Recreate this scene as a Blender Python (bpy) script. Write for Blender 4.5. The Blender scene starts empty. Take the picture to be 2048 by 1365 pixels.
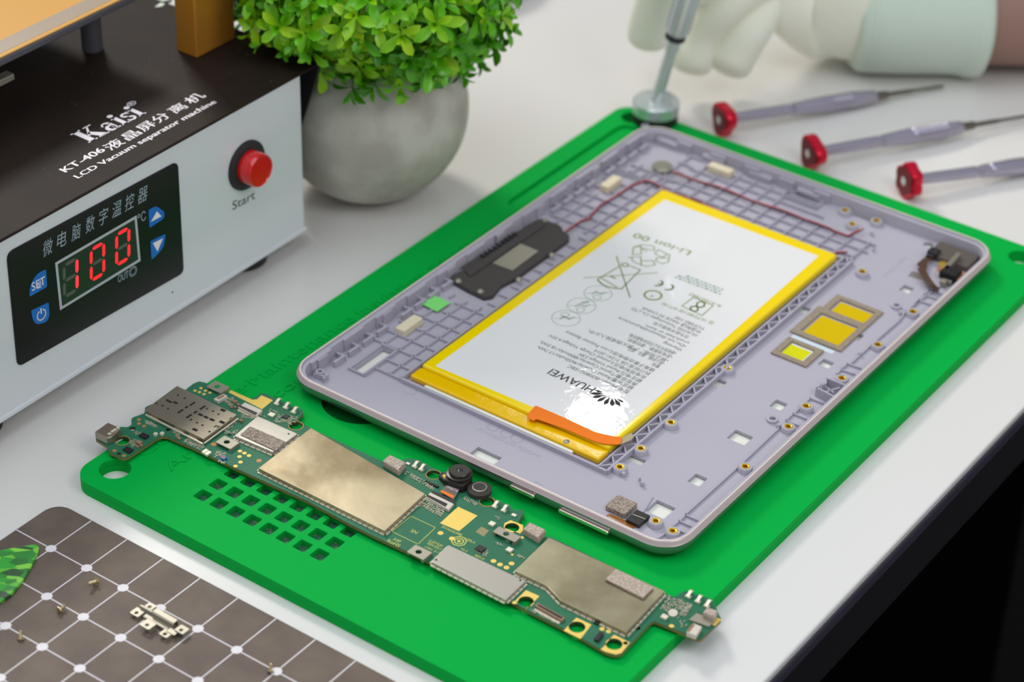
# Repair bench: open tablet housing on a green silicone mat, motherboard, separator machine, plant, screwdrivers, gloved hand.
# All lengths below are millimetres; everything is scaled to metres when a mesh is written.
# Frame of the bench: z up, table top at z = 0; (s, t) run along / across the long side of the tablet.
import bpy, bmesh, math, random
from mathutils import Vector, Matrix
from math import pi, sin, cos, radians
S = 0.001
col = bpy.context.scene.collection
random.seed(7)

# ---------------------------------------------------------------- camera (solved from the tablet's real size, 229.8 x 159.8 mm)
FPX, CAM, PITCH, ROLL = 4595.0, Vector((-52.835, -695.122, 465.564)), 0.594405, 0.0312055
_f = Vector((0, cos(PITCH), -sin(PITCH))); _r = Vector((1, 0, 0)); _u = _r.cross(_f)
RGT = _r*cos(ROLL) + _u*sin(ROLL); UPV = -_r*sin(ROLL) + _u*cos(ROLL); FWD = _f
def ray(px, py):
    return (RGT*((px-1024)/FPX) - UPV*((py-682.5)/FPX) + FWD)
ANG = 0.9605
U = Vector((cos(ANG), sin(ANG), 0)); V = Vector((-sin(ANG), cos(ANG), 0)); Z = Vector((0, 0, 1))
def W(s, t, z=0): return U*s + V*t + Z*z            # bench frame -> world
def at(px, py, z):                                   # point of the horizontal plane at height z
    d = ray(px, py); return CAM + d*((z-CAM.z)/d.z)
def st(px, py, z):
    p = at(px, py, z); return (p.dot(U), p.dot(V))
def on_t(px, py, t0):                                # point of the upright plane t = t0
    d = ray(px, py); p = CAM + d*((t0-CAM.dot(V))/d.dot(V)); return p
def on_s(px, py, s0):
    d = ray(px, py); return CAM + d*((s0-CAM.dot(U))/d.dot(U))

cam_d = bpy.data.cameras.new('camera'); cam = bpy.data.objects.new('camera', cam_d); col.objects.link(cam)
M = Matrix((RGT, UPV, -FWD)).transposed().to_4x4(); M.translation = CAM*S
cam.matrix_world = M
cam_d.sensor_width = 36; cam_d.lens = FPX/2048*36; cam_d.clip_start = 0.02; cam_d.clip_end = 50
cam_d.dof.use_dof = True; cam_d.dof.focus_distance = 0.752; cam_d.dof.aperture_fstop = 10.5
bpy.context.scene.camera = cam

# ---------------------------------------------------------------- materials
def lin(c):
    c = [x/255 for x in c]
    return tuple([x/12.92 if x <= .04045 else ((x+.055)/1.055)**2.4 for x in c]) + (1,)
def mat(name, c, rough=.5, metal=0, spec=.5, bump=None, var=None, coat=0, sss=0, sheen=0, trans=0, aniso=0):
    """c: sRGB 0-255. bump=(scale per m, strength, distance mm). var=(scale, colour2, lo, hi)"""
    m = bpy.data.materials.new(name); m.use_nodes = True; nt = m.node_tree; b = nt.nodes['Principled BSDF']
    b.inputs['Base Color'].default_value = lin(c); b.inputs['Roughness'].default_value = rough
    b.inputs['Metallic'].default_value = metal; b.inputs['Specular IOR Level'].default_value = spec
    if coat: b.inputs['Coat Weight'].default_value = coat; b.inputs['Coat Roughness'].default_value = .08
    if sss: b.inputs['Subsurface Weight'].default_value = sss; b.inputs['Subsurface Scale'].default_value = .002
    if sheen: b.inputs['Sheen Weight'].default_value = sheen
    if trans: b.inputs['Transmission Weight'].default_value = trans
    if aniso: b.inputs['Anisotropic'].default_value = aniso
    tc = nt.nodes.new('ShaderNodeTexCoord')
    def noise(sc, detail=4, stretch=None):
        n = nt.nodes.new('ShaderNodeTexNoise'); n.inputs['Scale'].default_value = sc; n.inputs['Detail'].default_value = detail
        if stretch:
            mp = nt.nodes.new('ShaderNodeMapping'); mp.inputs['Scale'].default_value = stretch; mp.inputs['Rotation'].default_value = (0, 0, -ANG)
            nt.links.new(tc.outputs['Object'], mp.inputs[0]); nt.links.new(mp.outputs[0], n.inputs['Vector'])
        else: nt.links.new(tc.outputs['Object'], n.inputs['Vector'])
        return n
    if bump:
        n = noise(bump[0], 4, bump[3] if len(bump) > 3 else None); bp = nt.nodes.new('ShaderNodeBump')
        bp.inputs['Strength'].default_value = bump[1]; bp.inputs['Distance'].default_value = bump[2]*S
        nt.links.new(n.outputs['Fac'], bp.inputs['Height']); nt.links.new(bp.outputs[0], b.inputs['Normal'])
    if var:
        n = noise(var[0], 6, var[4] if len(var) > 4 else None); r = nt.nodes.new('ShaderNodeValToRGB')
        r.color_ramp.elements[0].color = lin(c); r.color_ramp.elements[1].color = lin(var[1])
        r.color_ramp.elements[0].position = var[2]; r.color_ramp.elements[1].position = var[3]
        nt.links.new(n.outputs['Fac'], r.inputs[0]); nt.links.new(r.outputs[0], b.inputs['Base Color'])
    return m
def glow(name, c, e):
    m = mat(name, c, .4); b = m.node_tree.nodes['Principled BSDF']
    b.inputs['Emission Color'].default_value = lin(c); b.inputs['Emission Strength'].default_value = e; return m

TABLE = mat('white_laminate', (226,222,216), .22, var=(3, (222,221,219), .3, .7), bump=(1500, .05, .05))
TRIM = mat('dark_edge_strip', (62,60,74), .35, spec=.6)
BLACK = mat('black_paint', (20,19,24), .6, spec=.3)
DARKFLOOR = mat('dark_floor', (5,4,5), .9, spec=0)
LEGB = mat('brown_leg', (20,15,14), .6)
MATG = mat('green_silicone', (0,170,66), .6, spec=.06, bump=(900, .12, .08), sss=.0)
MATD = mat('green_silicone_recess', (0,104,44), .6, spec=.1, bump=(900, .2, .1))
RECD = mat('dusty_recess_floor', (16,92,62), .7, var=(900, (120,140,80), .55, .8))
PLAS = mat('lilac_grey_plastic', (176,172,184), .5, spec=.25, bump=(2500, .05, .05), var=(12, (181,177,188), .3, .7))
PLASR = mat('lilac_grey_ribs', (176,172,185), .5, spec=.25)
RIM = mat('champagne_silver_paint', (200,182,182), .3, metal=.35)
SIDE = mat('satin_side_paint', (150,150,158), .18, metal=.75)
KEY = mat('polished_key', (225,205,190), .15, metal=.9)
CREAM = mat('white_backing_film', (228,230,220), .5)
BRASS = mat('brass', (250,214,80), .25, metal=.9)
BRASSD = mat('brass_bore', (120,70,20), .5, metal=.6)
FOAM = mat('conductive_foam', (170,155,140), .8, var=(1800, (95,84,74), .45, .65), bump=(2500, .6, .3))
FOAMW = mat('cream_foam', (226,214,184), .6, bump=(600, .2, .2))
LABEL = mat('white_battery_label', (234,233,232), .02, spec=.45, bump=(120, .32, .25))
YEL = mat('yellow_tape', (250,218,0), .12, spec=.5, coat=.0, bump=(160, .15, .3))
YELO = mat('amber_tape', (240,192,0), .16, coat=.0, bump=(300, .4, .3))
ORNG = mat('orange_flex_film', (244,122,8), .4, spec=.3)
INK = mat('dark_green_ink', (44,60,48), .5)
INKG = mat('green_ink', (112,140,52), .5)
INKL = mat('pale_grey_green_ink', (150,172,156), .5)
INKB = mat('black_ink', (24,26,30), .4)
ENGR = mat('engraved_plastic', (158,155,172), .6)
DPLA = mat('charcoal_plastic', (74,70,68), .6, spec=.3, bump=(3000, .1, .05))
STEELG = mat('dull_nickel', (176,172,158), .35, metal=.8, bump=(400, .05, .05))
PCB = mat('green_solder_mask', (34,104,74), .5, spec=.3, coat=0, var=(40, (44,114,84), .3, .7), bump=(700, .08, .05))
PCBE = mat('board_edge_laminate', (130,112,62), .6)
GOLD = mat('gold_pad', (238,206,104), .5, metal=.2)
COPD = mat('copper_dot', (190,130,72), .5, metal=.2)
CAN = mat('nickel_shield', (146,132,106), .36, metal=.85, spec=.3, bump=(28, .5, .8), var=(26, (192,178,150), .42, .6))
CAND = mat('tarnished_shield', (134,126,100), .36, metal=.85, spec=.3, bump=(28, .5, .8), var=(26, (180,174,146), .42, .6))
CANE = mat('bright_shield_rim', (236,226,204), .3, metal=.45)
EDGEB = mat('rim_highlight_paint', (240,226,208), .35)  # paler paint standing for the highlight along the rim
CANB = mat('brushed_shield', (186,182,174), .34, metal=.85, spec=.3, bump=(260, .25, .12, (1, 9, 1)))
SLOT = mat('dark_steel_card_slot', (150,142,130), .38, metal=.8, var=(30, (172,162,142), .3, .7), bump=(30, .2, .4))
HOLEB = mat('black_slot_opening', (14,12,14), .8)
CHIP = mat('black_chip', (34,32,34), .35)
CERW = mat('white_connector', (214,204,190), .6, spec=.3)
CERB = mat('brown_capacitor', (146,116,92), .5)
CERL = mat('grey_tan_component', (92,82,66), .5)
TIN = mat('tin_solder', (236,228,206), .35, metal=.35)
SILV = mat('silver_metal', (168,163,148), .42, metal=.6, spec=.3)
SPK = mat('grey_fabric_foam', (196,180,164), .8, spec=.2, bump=(1800, .4, .15), var=(1500, (166,152,138), .4, .6))
LENSB = mat('black_lens_plastic', (40,36,30), .35)
GLASSL = mat('lens_glass', (20,20,26), .05, coat=1)
SILK = mat('yellow_silkscreen', (206,200,96), .6)
SILKW = mat('pale_silkscreen', (120,150,110), .6)
FACE = mat('pale_grey_enamel', (222,226,230), .2, spec=.5, coat=.3, bump=(350, .06, .1))
COVER = mat('brown_black_cover', (36,28,24), .55, spec=.14, bump=(1600, .25, .1), var=(60, (44,34,28), .35, .7))
COVERS = mat('black_cover_side', (22,21,23), .5)
WHITEP = mat('white_print', (244,236,240), .5)
GREYP = mat('pale_blue_print', (150,166,176), .5)
PANEL = mat('glossy_black_membrane', (13,13,13), .3, spec=.4)
PANELE = mat('membrane_edge', (60,58,66), .4)
LCDG = mat('dark_green_display', (40,52,42), .25)
SEGOFF = mat('unlit_segment', (92,92,84), .4)
SEGON = glow('lit_red_segment', (255,40,50), 1.6)
SEGON2 = glow('lit_red_segment_dim', (235,30,40), .9)
BLUE = mat('blue_key', (22,112,200), .35)
REDB = mat('red_translucent_button', (214,16,20), .18, coat=.6)
RUB = mat('black_rubber', (34,32,34), .6)
AMB = mat('amber_plate', (222,166,84), .2, spec=.5, coat=.3)
AMBG = mat('grey_plate_edge', (96,96,104), .35, metal=.3)
AMBS = mat('tan_reflection_paint', (168,150,130), .25, coat=.3)  # colour of the reflection painted on the amber plate
PILL = mat('golden_anodised_post', (206,138,50), .3, metal=.35)
POTM = mat('grey_concrete', (204,202,192), .8, spec=.2, var=(45, (178,172,162), .4, .62), bump=(500, .2, .15))
SOIL = mat('dark_moss', (22,34,14), .9)
STEM = mat('green_stem', (70,110,30), .6)
PADM = mat('brown_grey_pad', (98,85,77), .55, spec=.3, var=(90, (112,99,87), .35, .7), bump=(1500, .15, .05))
PADW = mat('white_grid_print', (226,222,226), .5)
SCRW = mat('zinc_yellow_screw', (206,190,150), .3, metal=.9)
DRV = mat('lilac_anodised_steel', (178,172,188), .25, metal=.8)
DRVT = mat('dark_tool_steel', (120,112,104), .3, metal=.9)
REDC = mat('red_anodised_cap', (214,12,50), .25, metal=.55)
REDF = mat('dark_red_cap_face', (120,16,28), .4, metal=.4)
CHROME = mat('satin_chrome', (206,214,216), .25, metal=.55)
GLOVE = mat('white_rubberised_fabric', (238,238,222), .75, bump=(900, .3, .2), sheen=.2)
CUFF = mat('mint_knit_cuff', (206,220,204), .8, sheen=.3)
SKIN = mat('skin', (150,116,104), .6)
SKIN.node_tree.nodes['Principled BSDF'].inputs['Subsurface Weight'].default_value = .1
GREYO = mat('dark_grey_plastic', (88,88,96), .5)
WRED = mat('red_wire', (206,60,60), .5); WBLK = mat('black_wire', (40,36,48), .5)
STICK = mat('green_sticker', (130,226,120), .5)
GASK = mat('beige_foam_gasket', (160,146,128), .85, bump=(2500, .5, .2), var=(2000, (140,126,108), .4, .6))
OCHRE = mat('ochre_film', (214,182,0), .7, spec=.1)
OCHRL = mat('lime_film', (214,214,20), .7, spec=.1)
COPPER = mat('copper_foil', (206,140,100), .4, metal=.6)
BRWN = mat('brown_flex', (78,52,36), .3, coat=.5)

def knit(m, sc, ax):
    nt = m.node_tree; b = nt.nodes['Principled BSDF']; tc = nt.nodes.new('ShaderNodeTexCoord'); w = nt.nodes.new('ShaderNodeTexWave')
    w.bands_direction = ax; w.inputs['Scale'].default_value = sc; w.inputs['Distortion'].default_value = .6
    bp = nt.nodes.new('ShaderNodeBump'); bp.inputs['Strength'].default_value = .6; bp.inputs['Distance'].default_value = .0006
    nt.links.new(tc.outputs['Object'], w.inputs['Vector']); nt.links.new(w.outputs['Fac'], bp.inputs['Height']); nt.links.new(bp.outputs[0], b.inputs['Normal'])
knit(CUFF, 150, 'X')
# leaf: colour differs from leaf to leaf
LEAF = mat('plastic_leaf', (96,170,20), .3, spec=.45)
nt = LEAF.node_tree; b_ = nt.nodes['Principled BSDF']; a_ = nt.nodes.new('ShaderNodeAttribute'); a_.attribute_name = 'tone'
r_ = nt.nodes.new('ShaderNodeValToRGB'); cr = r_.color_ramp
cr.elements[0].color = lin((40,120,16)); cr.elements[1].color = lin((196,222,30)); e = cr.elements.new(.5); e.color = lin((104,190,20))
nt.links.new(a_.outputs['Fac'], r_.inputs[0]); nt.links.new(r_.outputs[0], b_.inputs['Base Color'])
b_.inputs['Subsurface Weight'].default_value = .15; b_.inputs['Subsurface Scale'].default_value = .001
# green scaled pick
PICK = mat('green_scaled_celluloid', (40,170,30), .12, coat=1)
nt = PICK.node_tree; b_ = nt.nodes['Principled BSDF']; tc = nt.nodes.new('ShaderNodeTexCoord'); vo = nt.nodes.new('ShaderNodeTexVoronoi')
vo.inputs['Scale'].default_value = 190; mp = nt.nodes.new('ShaderNodeMapping'); mp.inputs['Scale'].default_value = (1, 2.2, 1)
nt.links.new(tc.outputs['Object'], mp.inputs[0]); nt.links.new(mp.outputs[0], vo.inputs['Vector'])
sp = nt.nodes.new('ShaderNodeSeparateColor'); nt.links.new(vo.outputs['Color'], sp.inputs[0])
r_ = nt.nodes.new('ShaderNodeValToRGB'); cr = r_.color_ramp
cr.elements[0].color = lin((8,50,14)); cr.elements[1].color = lin((140,220,60)); e = cr.elements.new(.4); e.color = lin((20,170,24))
nt.links.new(sp.outputs[0], r_.inputs[0]); nt.links.new(r_.outputs[0], b_.inputs['Base Color'])

# ---------------------------------------------------------------- mesh helpers
ORG = {}                                             # world origin (mm) of every object
def link(name, me, m, parent=None, loc=None, smooth=None):
    o = bpy.data.objects.new(name, me); col.objects.link(o)
    if m is not None and not me.materials:
        for k in (m if isinstance(m, (list, tuple)) else [m]): me.materials.append(k)
    if parent is not None:
        o.parent = parent; base = ORG[parent.name]; ORG[o.name] = base
    else:
        base = Vector(loc) if loc is not None else Vector((0, 0, 0)); ORG[o.name] = base; o.location = base*S
    if smooth is not None:
        me.shade_smooth()
        try: me.set_sharp_from_angle(angle=radians(smooth))
        except Exception: pass
    return o
def empty(name, loc):
    o = bpy.data.objects.new(name, None); col.objects.link(o); o.empty_display_size = .01
    o.location = Vector(loc)*S; ORG[o.name] = Vector(loc); return o
def tag(o, label=None, cat=None, group=None, kind=None):
    if label: o['label'] = label
    if cat: o['category'] = cat
    if group: o['group'] = group
    if kind: o['kind'] = kind
    return o

class G:
    """collects faces in world millimetres; build() writes them as ONE object"""
    def __init__(s): s.v = []; s.f = []; s.mi = []; s.tone = None; s.cur = 0
    def add(s, vs, fs):
        k = len(s.v); s.v += [Vector(p) for p in vs]; s.f += [tuple(i+k for i in f) for f in fs]; s.mi += [s.cur]*len(fs); return s
    def box(s, c, h, ex=U, ey=V, ez=Z):               # centre, half sizes
        c = Vector(c); vs = []
        for k in (-1, 1):
            for j in (-1, 1):
                for i in (-1, 1): vs.append(c + ex*(i*h[0]) + ey*(j*h[1]) + ez*(k*h[2]))
        return s.add(vs, [(0,2,3,1),(4,5,7,6),(0,1,5,4),(2,6,7,3),(0,4,6,2),(1,3,7,5)])
    def stbox(s, s0, s1, t0, t1, z0, z1):
        return s.box(W((s0+s1)/2, (t0+t1)/2, (z0+z1)/2), (abs(s1-s0)/2, abs(t1-t0)/2, abs(z1-z0)/2))
    def prism(s, pts, h):                             # convex-ish polygon (world points), extruded down by h
        n = len(pts); pts = [Vector(p) for p in pts]
        a = sum(((pts[i]).cross(pts[(i+1) % n]) for i in range(n)), Vector())
        if a.z < 0: pts = pts[::-1]
        return s.add(pts + [p-Z*h for p in pts], [tuple(range(n)), tuple(range(2*n-1, n-1, -1))] + [(i+n, (i+1) % n+n, (i+1) % n, i) for i in range(n)])
    def lathe(s, c, prof, seg=32, ax=Z, closed=True):  # prof [(r, h)]
        c = Vector(c); ax = Vector(ax).normalized(); e1 = ax.orthogonal().normalized(); e2 = ax.cross(e1)
        vs = []; fs = []
        for r, h in prof:
            for i in range(seg):
                a = 2*pi*i/seg; vs.append(c + ax*h + (e1*cos(a)+e2*sin(a))*max(r, 1e-4))
        for j in range(len(prof)-1):
            for i in range(seg):
                k = (i+1) % seg; fs.append((j*seg+i, j*seg+k, (j+1)*seg+k, (j+1)*seg+i))
        if closed:
            fs.append(tuple(range(seg))[::-1]); fs.append(tuple((len(prof)-1)*seg+i for i in range(seg)))
        return s.add(vs, fs)
    def cyl(s, a, b, r, r2=None, seg=20):
        a = Vector(a); b = Vector(b); L = (b-a).length
        return s.lathe(a, [(r, 0), (r if r2 is None else r2, L)], seg, b-a)
    def tube(s, pts, r, seg=8):
        pts = [Vector(p) for p in pts]; vs = []; fs = []; n = len(pts); nrm = None
        for i, p in enumerate(pts):
            d = (pts[min(i+1, n-1)]-pts[max(i-1, 0)]).normalized()
            if nrm is None: nrm = d.orthogonal().normalized()
            nrm = (nrm - d*nrm.dot(d)).normalized(); bn = d.cross(nrm); rr = r[i] if isinstance(r, (list, tuple)) else r
            for k in range(seg):
                a = 2*pi*k/seg; vs.append(p + (nrm*cos(a)+bn*sin(a))*rr)
        for i in range(n-1):
            for k in range(seg):
                q = (k+1) % seg; fs.append((i*seg+k, i*seg+q, (i+1)*seg+q, (i+1)*seg+k))
        fs.append(tuple(range(seg))[::-1]); fs.append(tuple((n-1)*seg+k for k in range(seg)))
        return s.add(vs, fs)
    def strip(s, pts, wdt, up=Z, h=.05):              # flat line of width wdt along pts
        pts = [Vector(p) for p in pts]
        for a, b in zip(pts[:-1], pts[1:]):
            d = (b-a)
            if d.length < 1e-6: continue
            e = d.normalized(); sd = up.cross(e).normalized()
            s.box((a+b)/2 + up*(h/2), (d.length/2+wdt*.35, wdt/2, h/2), e, sd, up)
        return s
    def mesh(s, me, fn):
        k = len(s.v); s.v += [fn(v.co) for v in me.vertices]
        for p in me.polygons: s.f.append(tuple(i+k for i in p.vertices)); s.mi.append(s.cur)
        return s
    def build(s, name, m, parent=None, loc=None, smooth=None, bevel=0, seg=2):
        base = ORG[parent.name] if parent is not None else (Vector(loc) if loc is not None else Vector((0, 0, 0)))
        me = bpy.data.meshes.new(name); me.from_pydata([tuple((p-base)*S) for p in s.v], [], s.f); me.update()
        if isinstance(m, (list, tuple)):
            for k in m: me.materials.append(k)
            me.polygons.foreach_set('material_index', s.mi)
        if s.tone:
            at_ = me.attributes.new('tone', 'FLOAT', 'FACE'); at_.data.foreach_set('value', s.tone)
        bm = bmesh.new(); bm.from_mesh(me); bmesh.ops.recalc_face_normals(bm, faces=bm.faces)
        if bevel:
            es = [e for e in bm.edges if len(e.link_faces) == 2 and e.calc_face_angle(0) > .5]
            bmesh.ops.bevel(bm, geom=es, offset=bevel*S, segments=seg, profile=.5, affect='EDGES', clamp_overlap=True)
        bm.to_mesh(me); bm.free()
        o = link(name, me, m, parent, loc, smooth if smooth is not None else ((40 if seg > 2 else None) if bevel else None))
        if bevel and seg > 2: w = o.modifiers.new('n', 'WEIGHTED_NORMAL'); w.keep_sharp = True
        return o

def rrect(cx, cy, w, h, r=0, n=6):
    if r <= 0: return [(cx-w/2, cy-h/2), (cx+w/2, cy-h/2), (cx+w/2, cy+h/2), (cx-w/2, cy+h/2)]
    out = []
    for (x, y, a) in ((cx+w/2-r, cy-h/2+r, -90), (cx+w/2-r, cy+h/2-r, 0), (cx-w/2+r, cy+h/2-r, 90), (cx-w/2+r, cy-h/2+r, 180)):
        for i in range(n+1):
            b = radians(a + 90*i/n); out.append((x+r*cos(b), y+r*sin(b)))
    return out
def circ(cx, cy, r, n=28): return [(cx+r*cos(2*pi*i/n), cy+r*sin(2*pi*i/n)) for i in range(n)]
def rounded(pts, r, n=4):                             # round the corners of a polygon; r may be a list
    out = []; N = len(pts)
    for i in range(N):
        p0, p, p1 = Vector(pts[i-1]).to_2d(), Vector(pts[i]).to_2d(), Vector(pts[(i+1) % N]).to_2d()
        rr = r[i] if isinstance(r, (list, tuple)) else r
        a, b = (p0-p), (p1-p); k = min(rr, a.length*.45, b.length*.45)
        if k < .01: out.append(tuple(p)); continue
        A = p + a.normalized()*k; B = p + b.normalized()*k
        for j in range(n+1):
            q = j/n; out.append(tuple(A*(1-q)**2 + p*2*q*(1-q) + B*q*q))
    return out
def wst(x, y, z): return W(x, y, z)
def wxy(x, y, z): return Vector((x, y, z))
def plate_into(g, loops, z0, z1, fn=wst, bevel=0):    # filled outline with holes, from z0 to z1
    c = bpy.data.curves.new('c', 'CURVE'); c.dimensions = '2D'; c.fill_mode = 'BOTH'
    c.extrude = max((z1-z0)/2 - bevel, 1e-4); c.bevel_depth = bevel; c.offset = -bevel; c.bevel_resolution = 2
    for L in loops:
        sp = c.splines.new('POLY'); sp.points.add(len(L)-1)
        for p, q in zip(sp.points, L): p.co = (q[0], q[1], 0, 1)
        sp.use_cyclic_u = True
    o = bpy.data.objects.new('c', c); me = o.to_mesh(); zc = (z0+z1)/2
    g.mesh(me, lambda v: fn(v.x, v.y, v.z+zc)); o.to_mesh_clear(); bpy.data.objects.remove(o); bpy.data.curves.remove(c)
    return g
def weld(o):
    bm = bmesh.new(); bm.from_mesh(o.data); bmesh.ops.remove_doubles(bm, verts=bm.verts, dist=1e-6); bmesh.ops.recalc_face_normals(bm, faces=bm.faces); bm.to_mesh(o.data); bm.free(); return o
def plate(name, loops, z0, z1, m, parent=None, fn=wst, bevel=0, loc=None, smooth=None):
    return weld(plate_into(G(), loops, z0, z1, fn, bevel).build(name, m, parent, loc))

def text_into(g, body, p0, p1, h, up=Z, bold=0, shear=0, spacing=1, th=.04, align=None, flat=None):
    """lettering whose base line runs p0 -> p1, capital height h; up is the surface normal"""
    c = bpy.data.curves.new('t', 'FONT'); c.body = body; c.size = 1; c.extrude = .01; c.offset = bold; c.shear = shear
    c.space_character = spacing; c.resolution_u = 3
    o = bpy.data.objects.new('t', c); me = o.to_mesh()
    if len(me.vertices):
        xs = [v.co.x for v in me.vertices]; x0, x1 = min(xs), max(xs)
        p0 = Vector(p0); p1 = Vector(p1); ex = (p1-p0); L = ex.length; ex.normalize(); ey = up.cross(ex).normalized()
        kx = L/(x1-x0); ky = h/.72
        g.mesh(me, lambda v: p0 + ex*((v.x-x0)*kx) + ey*(v.y*ky) + up*(th*(.5+v.z/.01*.5)))
    o.to_mesh_clear(); bpy.data.objects.remove(o); bpy.data.curves.remove(c); return g
# ---------------------------------------------------------------- table and floor
TE = -126.0
tb = empty('table', W(0, 0, 0)); tag(tb, 'white laminate work table with dark edge strip under everything', 'table')
plate('table_top', [rrect(20, (TE+560)/2, 1100, 560-TE, 0)], -3.2, 0, TABLE, tb, bevel=.9, smooth=50)
plate('edge_strip', [rrect(20, (TE+560)/2-.2, 1099, 559-TE, 0)], -11.5, -3.9, TRIM, tb, bevel=2.2, smooth=50)
plate('apron', [rrect(20, (TE+560)/2, 1092, 552-TE, 0)], -38, -11.6, BLACK, tb, bevel=1)
for s_, t_ in ((-490, -100), (330, -60), (-490, 520), (520, 520)):
    G().stbox(s_-20, s_+20, t_-20, t_+20, -740, -38).build('leg', LEGB, tb, bevel=2)
wb = G().box((0, 2600, 600), (3000, 40, 1360), Vector((1,0,0)), Vector((0,1,0))).build('wall_back', mat('pale_wall', (186,180,172), .8)); tag(wb, kind='structure')
fl = G().stbox(-3000, 3000, -3000, 3000, -760, -740).build('floor', DARKFLOOR); tag(fl, kind='structure')

# ---------------------------------------------------------------- green silicone mat
MS, MT, MW, MH = -30.2, 3.3, 328, 200.2
mt = empty('repair_mat', W(MS, MT, 0)); tag(mt, 'thick green silicone repair mat lying under the tablet housing and circuit board', 'mat')
zt = 5.0
holes = [circ(-182.8, 94.0, 5.3, 36), circ(125.2, -84.0, 4.6, 30), circ(125.2, 94, 4.6, 30), circ(-182.8, -86, 5.3, 30)]
sq = [];
for i in range(5):
    for j in range(8):
        sq.append(rrect(-175.6+7.35*i, 61.8-7.02*j, 4.7, 4.7, .5, 2))
slot = rounded([(34, 94.5), (119, 94.5), (119, 70), (34, 70)], 6, 6)
disc = circ(-102.5, 54.7, 14.2, 56)
g = G(); plate_into(g, [rrect(MS, MT, MW, MH, 8, 8)] + holes, 0, 2.6)
plate_into(g, [rrect(MS, MT, MW, MH, 8, 8)] + holes + sq + [slot, disc], 2.6, zt, bevel=.14)
weld(g.build('mat_body', MATG, mt))
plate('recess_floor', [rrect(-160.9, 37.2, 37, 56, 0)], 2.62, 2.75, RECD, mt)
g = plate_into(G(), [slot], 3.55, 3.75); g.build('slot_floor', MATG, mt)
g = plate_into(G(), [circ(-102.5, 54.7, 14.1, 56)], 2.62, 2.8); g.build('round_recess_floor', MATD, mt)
g = G()                                               # raised lettering
text_into(g, 'Conductive·Maintenance', at(290, 915, zt), at(712, 641, zt), 5.2, th=.3); text_into(g, 'Insulation', at(727, 634, zt), at(852, 555, zt), 5.2, th=.3); text_into(g, 'Safety Heat Mat', at(872, 545, zt), at(1025, 450, zt), 5.2, th=.3)
text_into(g, 'Antistatic', at(342, 944, zt), at(526, 820, zt), 4.8, th=.3); text_into(g, 'corrosion', at(556, 798, zt), at(716, 694, zt), 4.8, th=.3)
g.build('raised_lettering', MATG, mt, smooth=30)

# ---------------------------------------------------------------- tablet housing
TW, TH = 229.8, 159.8
tab = empty('tablet_housing', W(0, 0, zt)); tag(tab, 'open lilac grey tablet back housing with yellow edged battery, lying on the green mat', 'tablet housing')
def ringloft(g, prof, w=TW, h=TH, rc=11.5, n=10, closed=False):
    R = []
    for ins, z in prof:
        r = max(rc-ins, .8); R.append([W(x, y, z) for x, y in rrect(0, 0, w-2*ins, h-2*ins, r, n)])
    m = len(R[0]); vs = [p for q in R for p in q]; fs = []
    for j in range(len(R)-1):
        for i in range(m):
            k = (i+1) % m; fs.append((j*m+i, j*m+k, (j+1)*m+k, (j+1)*m+i))
    g.add(vs, fs); return g
ringloft(G(), [(3.2, 5.9), (1.3, 7.2), (.4, 8.8), (0, 10.4), (.05, 11.2)]).build('outer_side', SIDE, tab, smooth=60)
ringloft(G(), [(.05, 11.2), (.25, 11.35), (.55, 12.5), (.95, 12.95), (1.2, 13.02)]).build('rim', RIM, tab, smooth=60)
ringloft(G(), [(1.2, 13.02), (1.35, 13.06), (1.55, 12.95)]).build('rim_highlight', EDGEB, tab, smooth=60)  # highlight line of the rim, painted as a paler ring
ringloft(G(), [(1.55, 12.95), (1.7, 12.0), (3.0, 11.9), (3.15, 11.0), (3.3, 7.0)]).build('inner_wall', PLAS, tab, smooth=30)
# floor with its openings
op = []
def rop(px, py, a, b, z=6.9):
    s, t = st(px, py, z); op.append(rrect(s, t, a, b, .3, 2))
for px, py, a, b in ((1321,1020,7.2,7.2), (1395,961,5.4,4.6), (1480,876,6,7), (1557,811,5,4.6), (1436,767,5,4.6), (1652,728,4.4,4.4), (1712,673,4.4,4.4),
                     (1606,620,4.6,4.6), (1813,579,4.6,4.2), (1272,920,3.4,6.4), (971,913,5.2,10)): rop(px, py, a, b)
op.append(rrect(-84.6, 64.2, 17.5, 5.4, .3, 2))
op.append(rrect(106.6, 1.2, 2.2, 13, .3, 2))
thr = [rounded([(112.3, -18), (114.4, -18), (114.4, -27.5), (112.3, -27.5)], .8), rounded([(112.6, -43), (114.2, -43), (114.2, -60), (112.4, -60)], .8)]
op.append(rounded([(109.4, -18.5), (111.6, -18.5), (111.6, -28), (109.4, -28)], .8)); op.append(circ(108.2, -53.2, 2.0, 20))
plate('floor_panel', [rrect(0, 0, TW-6.4, TH-6.4, 8.5, 8)] + op + thr, 5.9, 7.0, PLAS, tab)
plate('backing_film', [rrect(0, 0, TW-16, TH-12, 5, 4), *[rrect((a[0][0]+a[2][0])/2, (a[0][1]+a[-1][1])/2, 1, 1) for a in ()]] , 5.1, 5.5, CREAM, tab)
plate('backing_film', [rrect(110.6, -23.2, 3.2, 11)], 5.1, 5.5, CREAM, tab); plate('backing_film', [rrect(108.6, -53.2, 3, 5)], 5.1, 5.5, CREAM, tab)
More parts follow.
